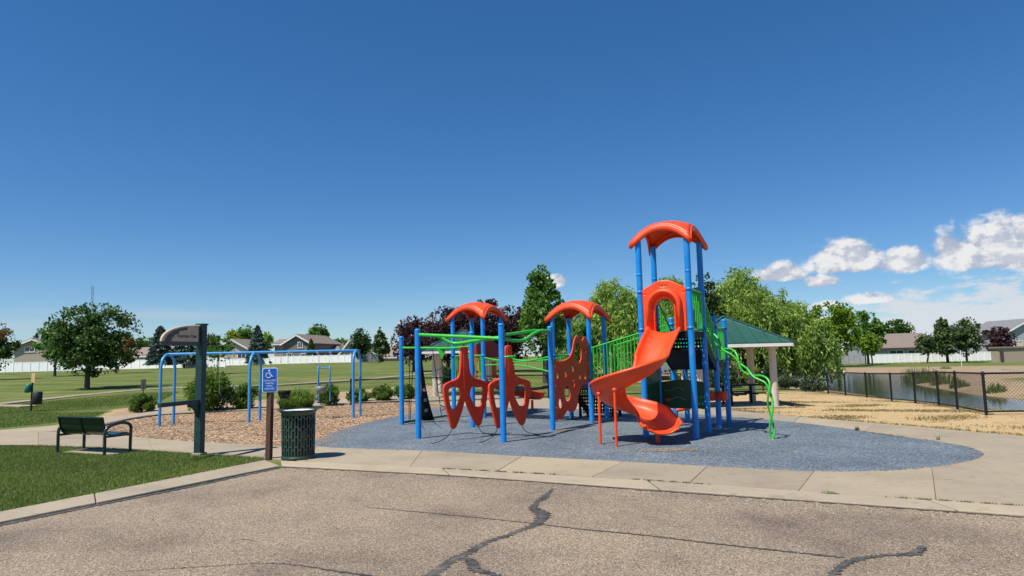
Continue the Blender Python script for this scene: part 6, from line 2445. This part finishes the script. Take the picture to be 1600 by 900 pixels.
near_lawn = XY(GL([(-60, 697), (60, 697), (160, 701), (240, 705.5), (315, 711), (405, 716), (410, 718.5), (290, 743), (150, 770), (0, 799), (-80, 815)]))
q = scatter(near_lawn, 150000)
pp = XY(pad)
q = q[~inside(pp, q[:, 0], q[:, 1])]
blades(q, 0.05, 0.006, 'lawn_grass', 'short green grass of the lawn corner by the bench', M_BLADE)
# ragged turf edge spilling on to the kerb and the walk
E = np.array(near_lawn)
ep = []
for i in range(len(E)):
    a, b = E[i], E[(i + 1) % len(E)]
    n = int(np.hypot(*(b - a)) * 700)
    t = RNG.uniform(0, 1, (n, 1))
    off = RNG.normal(0.0, 0.035, (n, 2)) * (0.4 + np.abs(np.sin(t * 37 + i)))
    ep.append(a + (b - a) * t + off)
ep = np.concatenate(ep)
blades(ep, 0.045, 0.006, 'lawn_edge_grass', 'ragged grass edge along the kerb and walk by the bench', M_BLADE, -0.015)
mid_lawn = XY([GT(x, y) for x, y in ((-120, 668), (0, 667), (70, 661), (140, 653), (175, 640), (240, 630), (280, 612), (200, 614), (100, 624), (0, 634), (-120, 645))])
q = scatter(mid_lawn, 90000)
blades(q, 0.04, 0.012, 'lawn_grass', 'short green grass between the bench walk and the lawn path', M_BLADE)
M_DRYB = leaf_mat('dry_blades', [(0.10, 0.11, 0.035), (0.20, 0.17, 0.07), (0.36, 0.28, 0.14), (0.45, 0.36, 0.2)], 0.3, 0.8)
dry_poly = XY([G(1000, 630), G(1130, 639), G(1250, 650), G(1370, 660), G(1500, 671), G(1600, 679), G(1700, 690)]) + [(15, 16), (13.2, 19), (15, 25), (15.5, 32), (12, 33), (9.5, 25), (9.0, 21.8), (5, 21.8)]
q = scatter(dry_poly, 60000)
nz = np.sin(q[:, 0] * 1.9 + 2 * np.sin(q[:, 1] * 1.3)) + np.sin(q[:, 1] * 2.3 + q[:, 0] * 0.7) + RNG.normal(0, 0.5, len(q))
edge = dist(dry_poly, q[:, 0], q[:, 1])
q = q[(nz > 1.05) | (edge < 0.22)]
blades(q, 0.045, 0.012, 'dry_grass', 'sparse dry grass tufts on the straw-coloured ground by the fence', M_DRYB)

# weeds and dead grass in the joint between kerb and walk
jw = []
for (xa, ya, xb, yb, m) in ((690, 732.6, 868, 741.8, 900), (985, 749.2, 1110, 758, 700), (1285, 771.3, 1310, 773, 160), (1385, 777.5, 1600, 790.8, 500), (1330, 672.5, 1420, 683.5, 260)):
    a, b = G(xa, ya), G(xb, yb)
    t = RNG.beta(1.1, 1.1, m)
    jw.append(np.column_stack([a.x + (b.x - a.x) * t + RNG.normal(0, 0.01, m), a.y + (b.y - a.y) * t + RNG.normal(0, 0.012, m)])[np.sin(t * 40 + xa) + RNG.normal(0, 0.5, m) > -0.2])
blades(np.concatenate(jw), 0.022, 0.006, 'joint_weeds', 'thin line of weeds and dead grass in the walk joints', leaf_mat('joint_weed', [(0.05, 0.075, 0.015), (0.12, 0.14, 0.03), (0.26, 0.21, 0.09)], 0.2, 0.8), 0.0)

# grit and small stones lying on the asphalt
gn = 900
t = RNG.uniform(0, 1, gn)
pa, pb = np.array(pr[0][:2]), np.array(pr[-1][:2])
ga = pa + (pb - pa) * t[:, None] + np.column_stack([RNG.normal(0, 0.1, gn), -np.abs(RNG.normal(0, 0.25, gn)) - 0.05])
gb = np.column_stack([RNG.uniform(-5, 6, 500), RNG.uniform(4.5, 9, 500)])
gg = np.concatenate([ga, gb])
gg = gg[inside(road_poly, gg[:, 0], gg[:, 1])]
n = len(gg)
sz = RNG.uniform(0.004, 0.013, n)[:, None]
c0 = np.column_stack([gg, np.full(n, RZ + 0.001)])
an = RNG.uniform(0, 6.28, n)
tri = [c0 + np.column_stack([np.cos(an + k), np.sin(an + k), np.zeros(n)]) * sz for k in (0, 2.1, 4.2)]
apx = c0 + np.column_stack([np.zeros(n), np.zeros(n), np.ones(n)]) * sz
V = np.stack([tri[0], tri[1], apx, tri[1], tri[2], apx, tri[2], tri[0], apx], 1).reshape(-1, 3)
M_GRIT = leaf_mat('grit', [(0.10, 0.085, 0.07), (0.28, 0.23, 0.18), (0.5, 0.44, 0.36)], 0.0, 0.9)
tag(faces_mesh('loose_grit', V, 3, M_GRIT), 'loose grit and small stones on the asphalt', 'grit', kind='stuff')
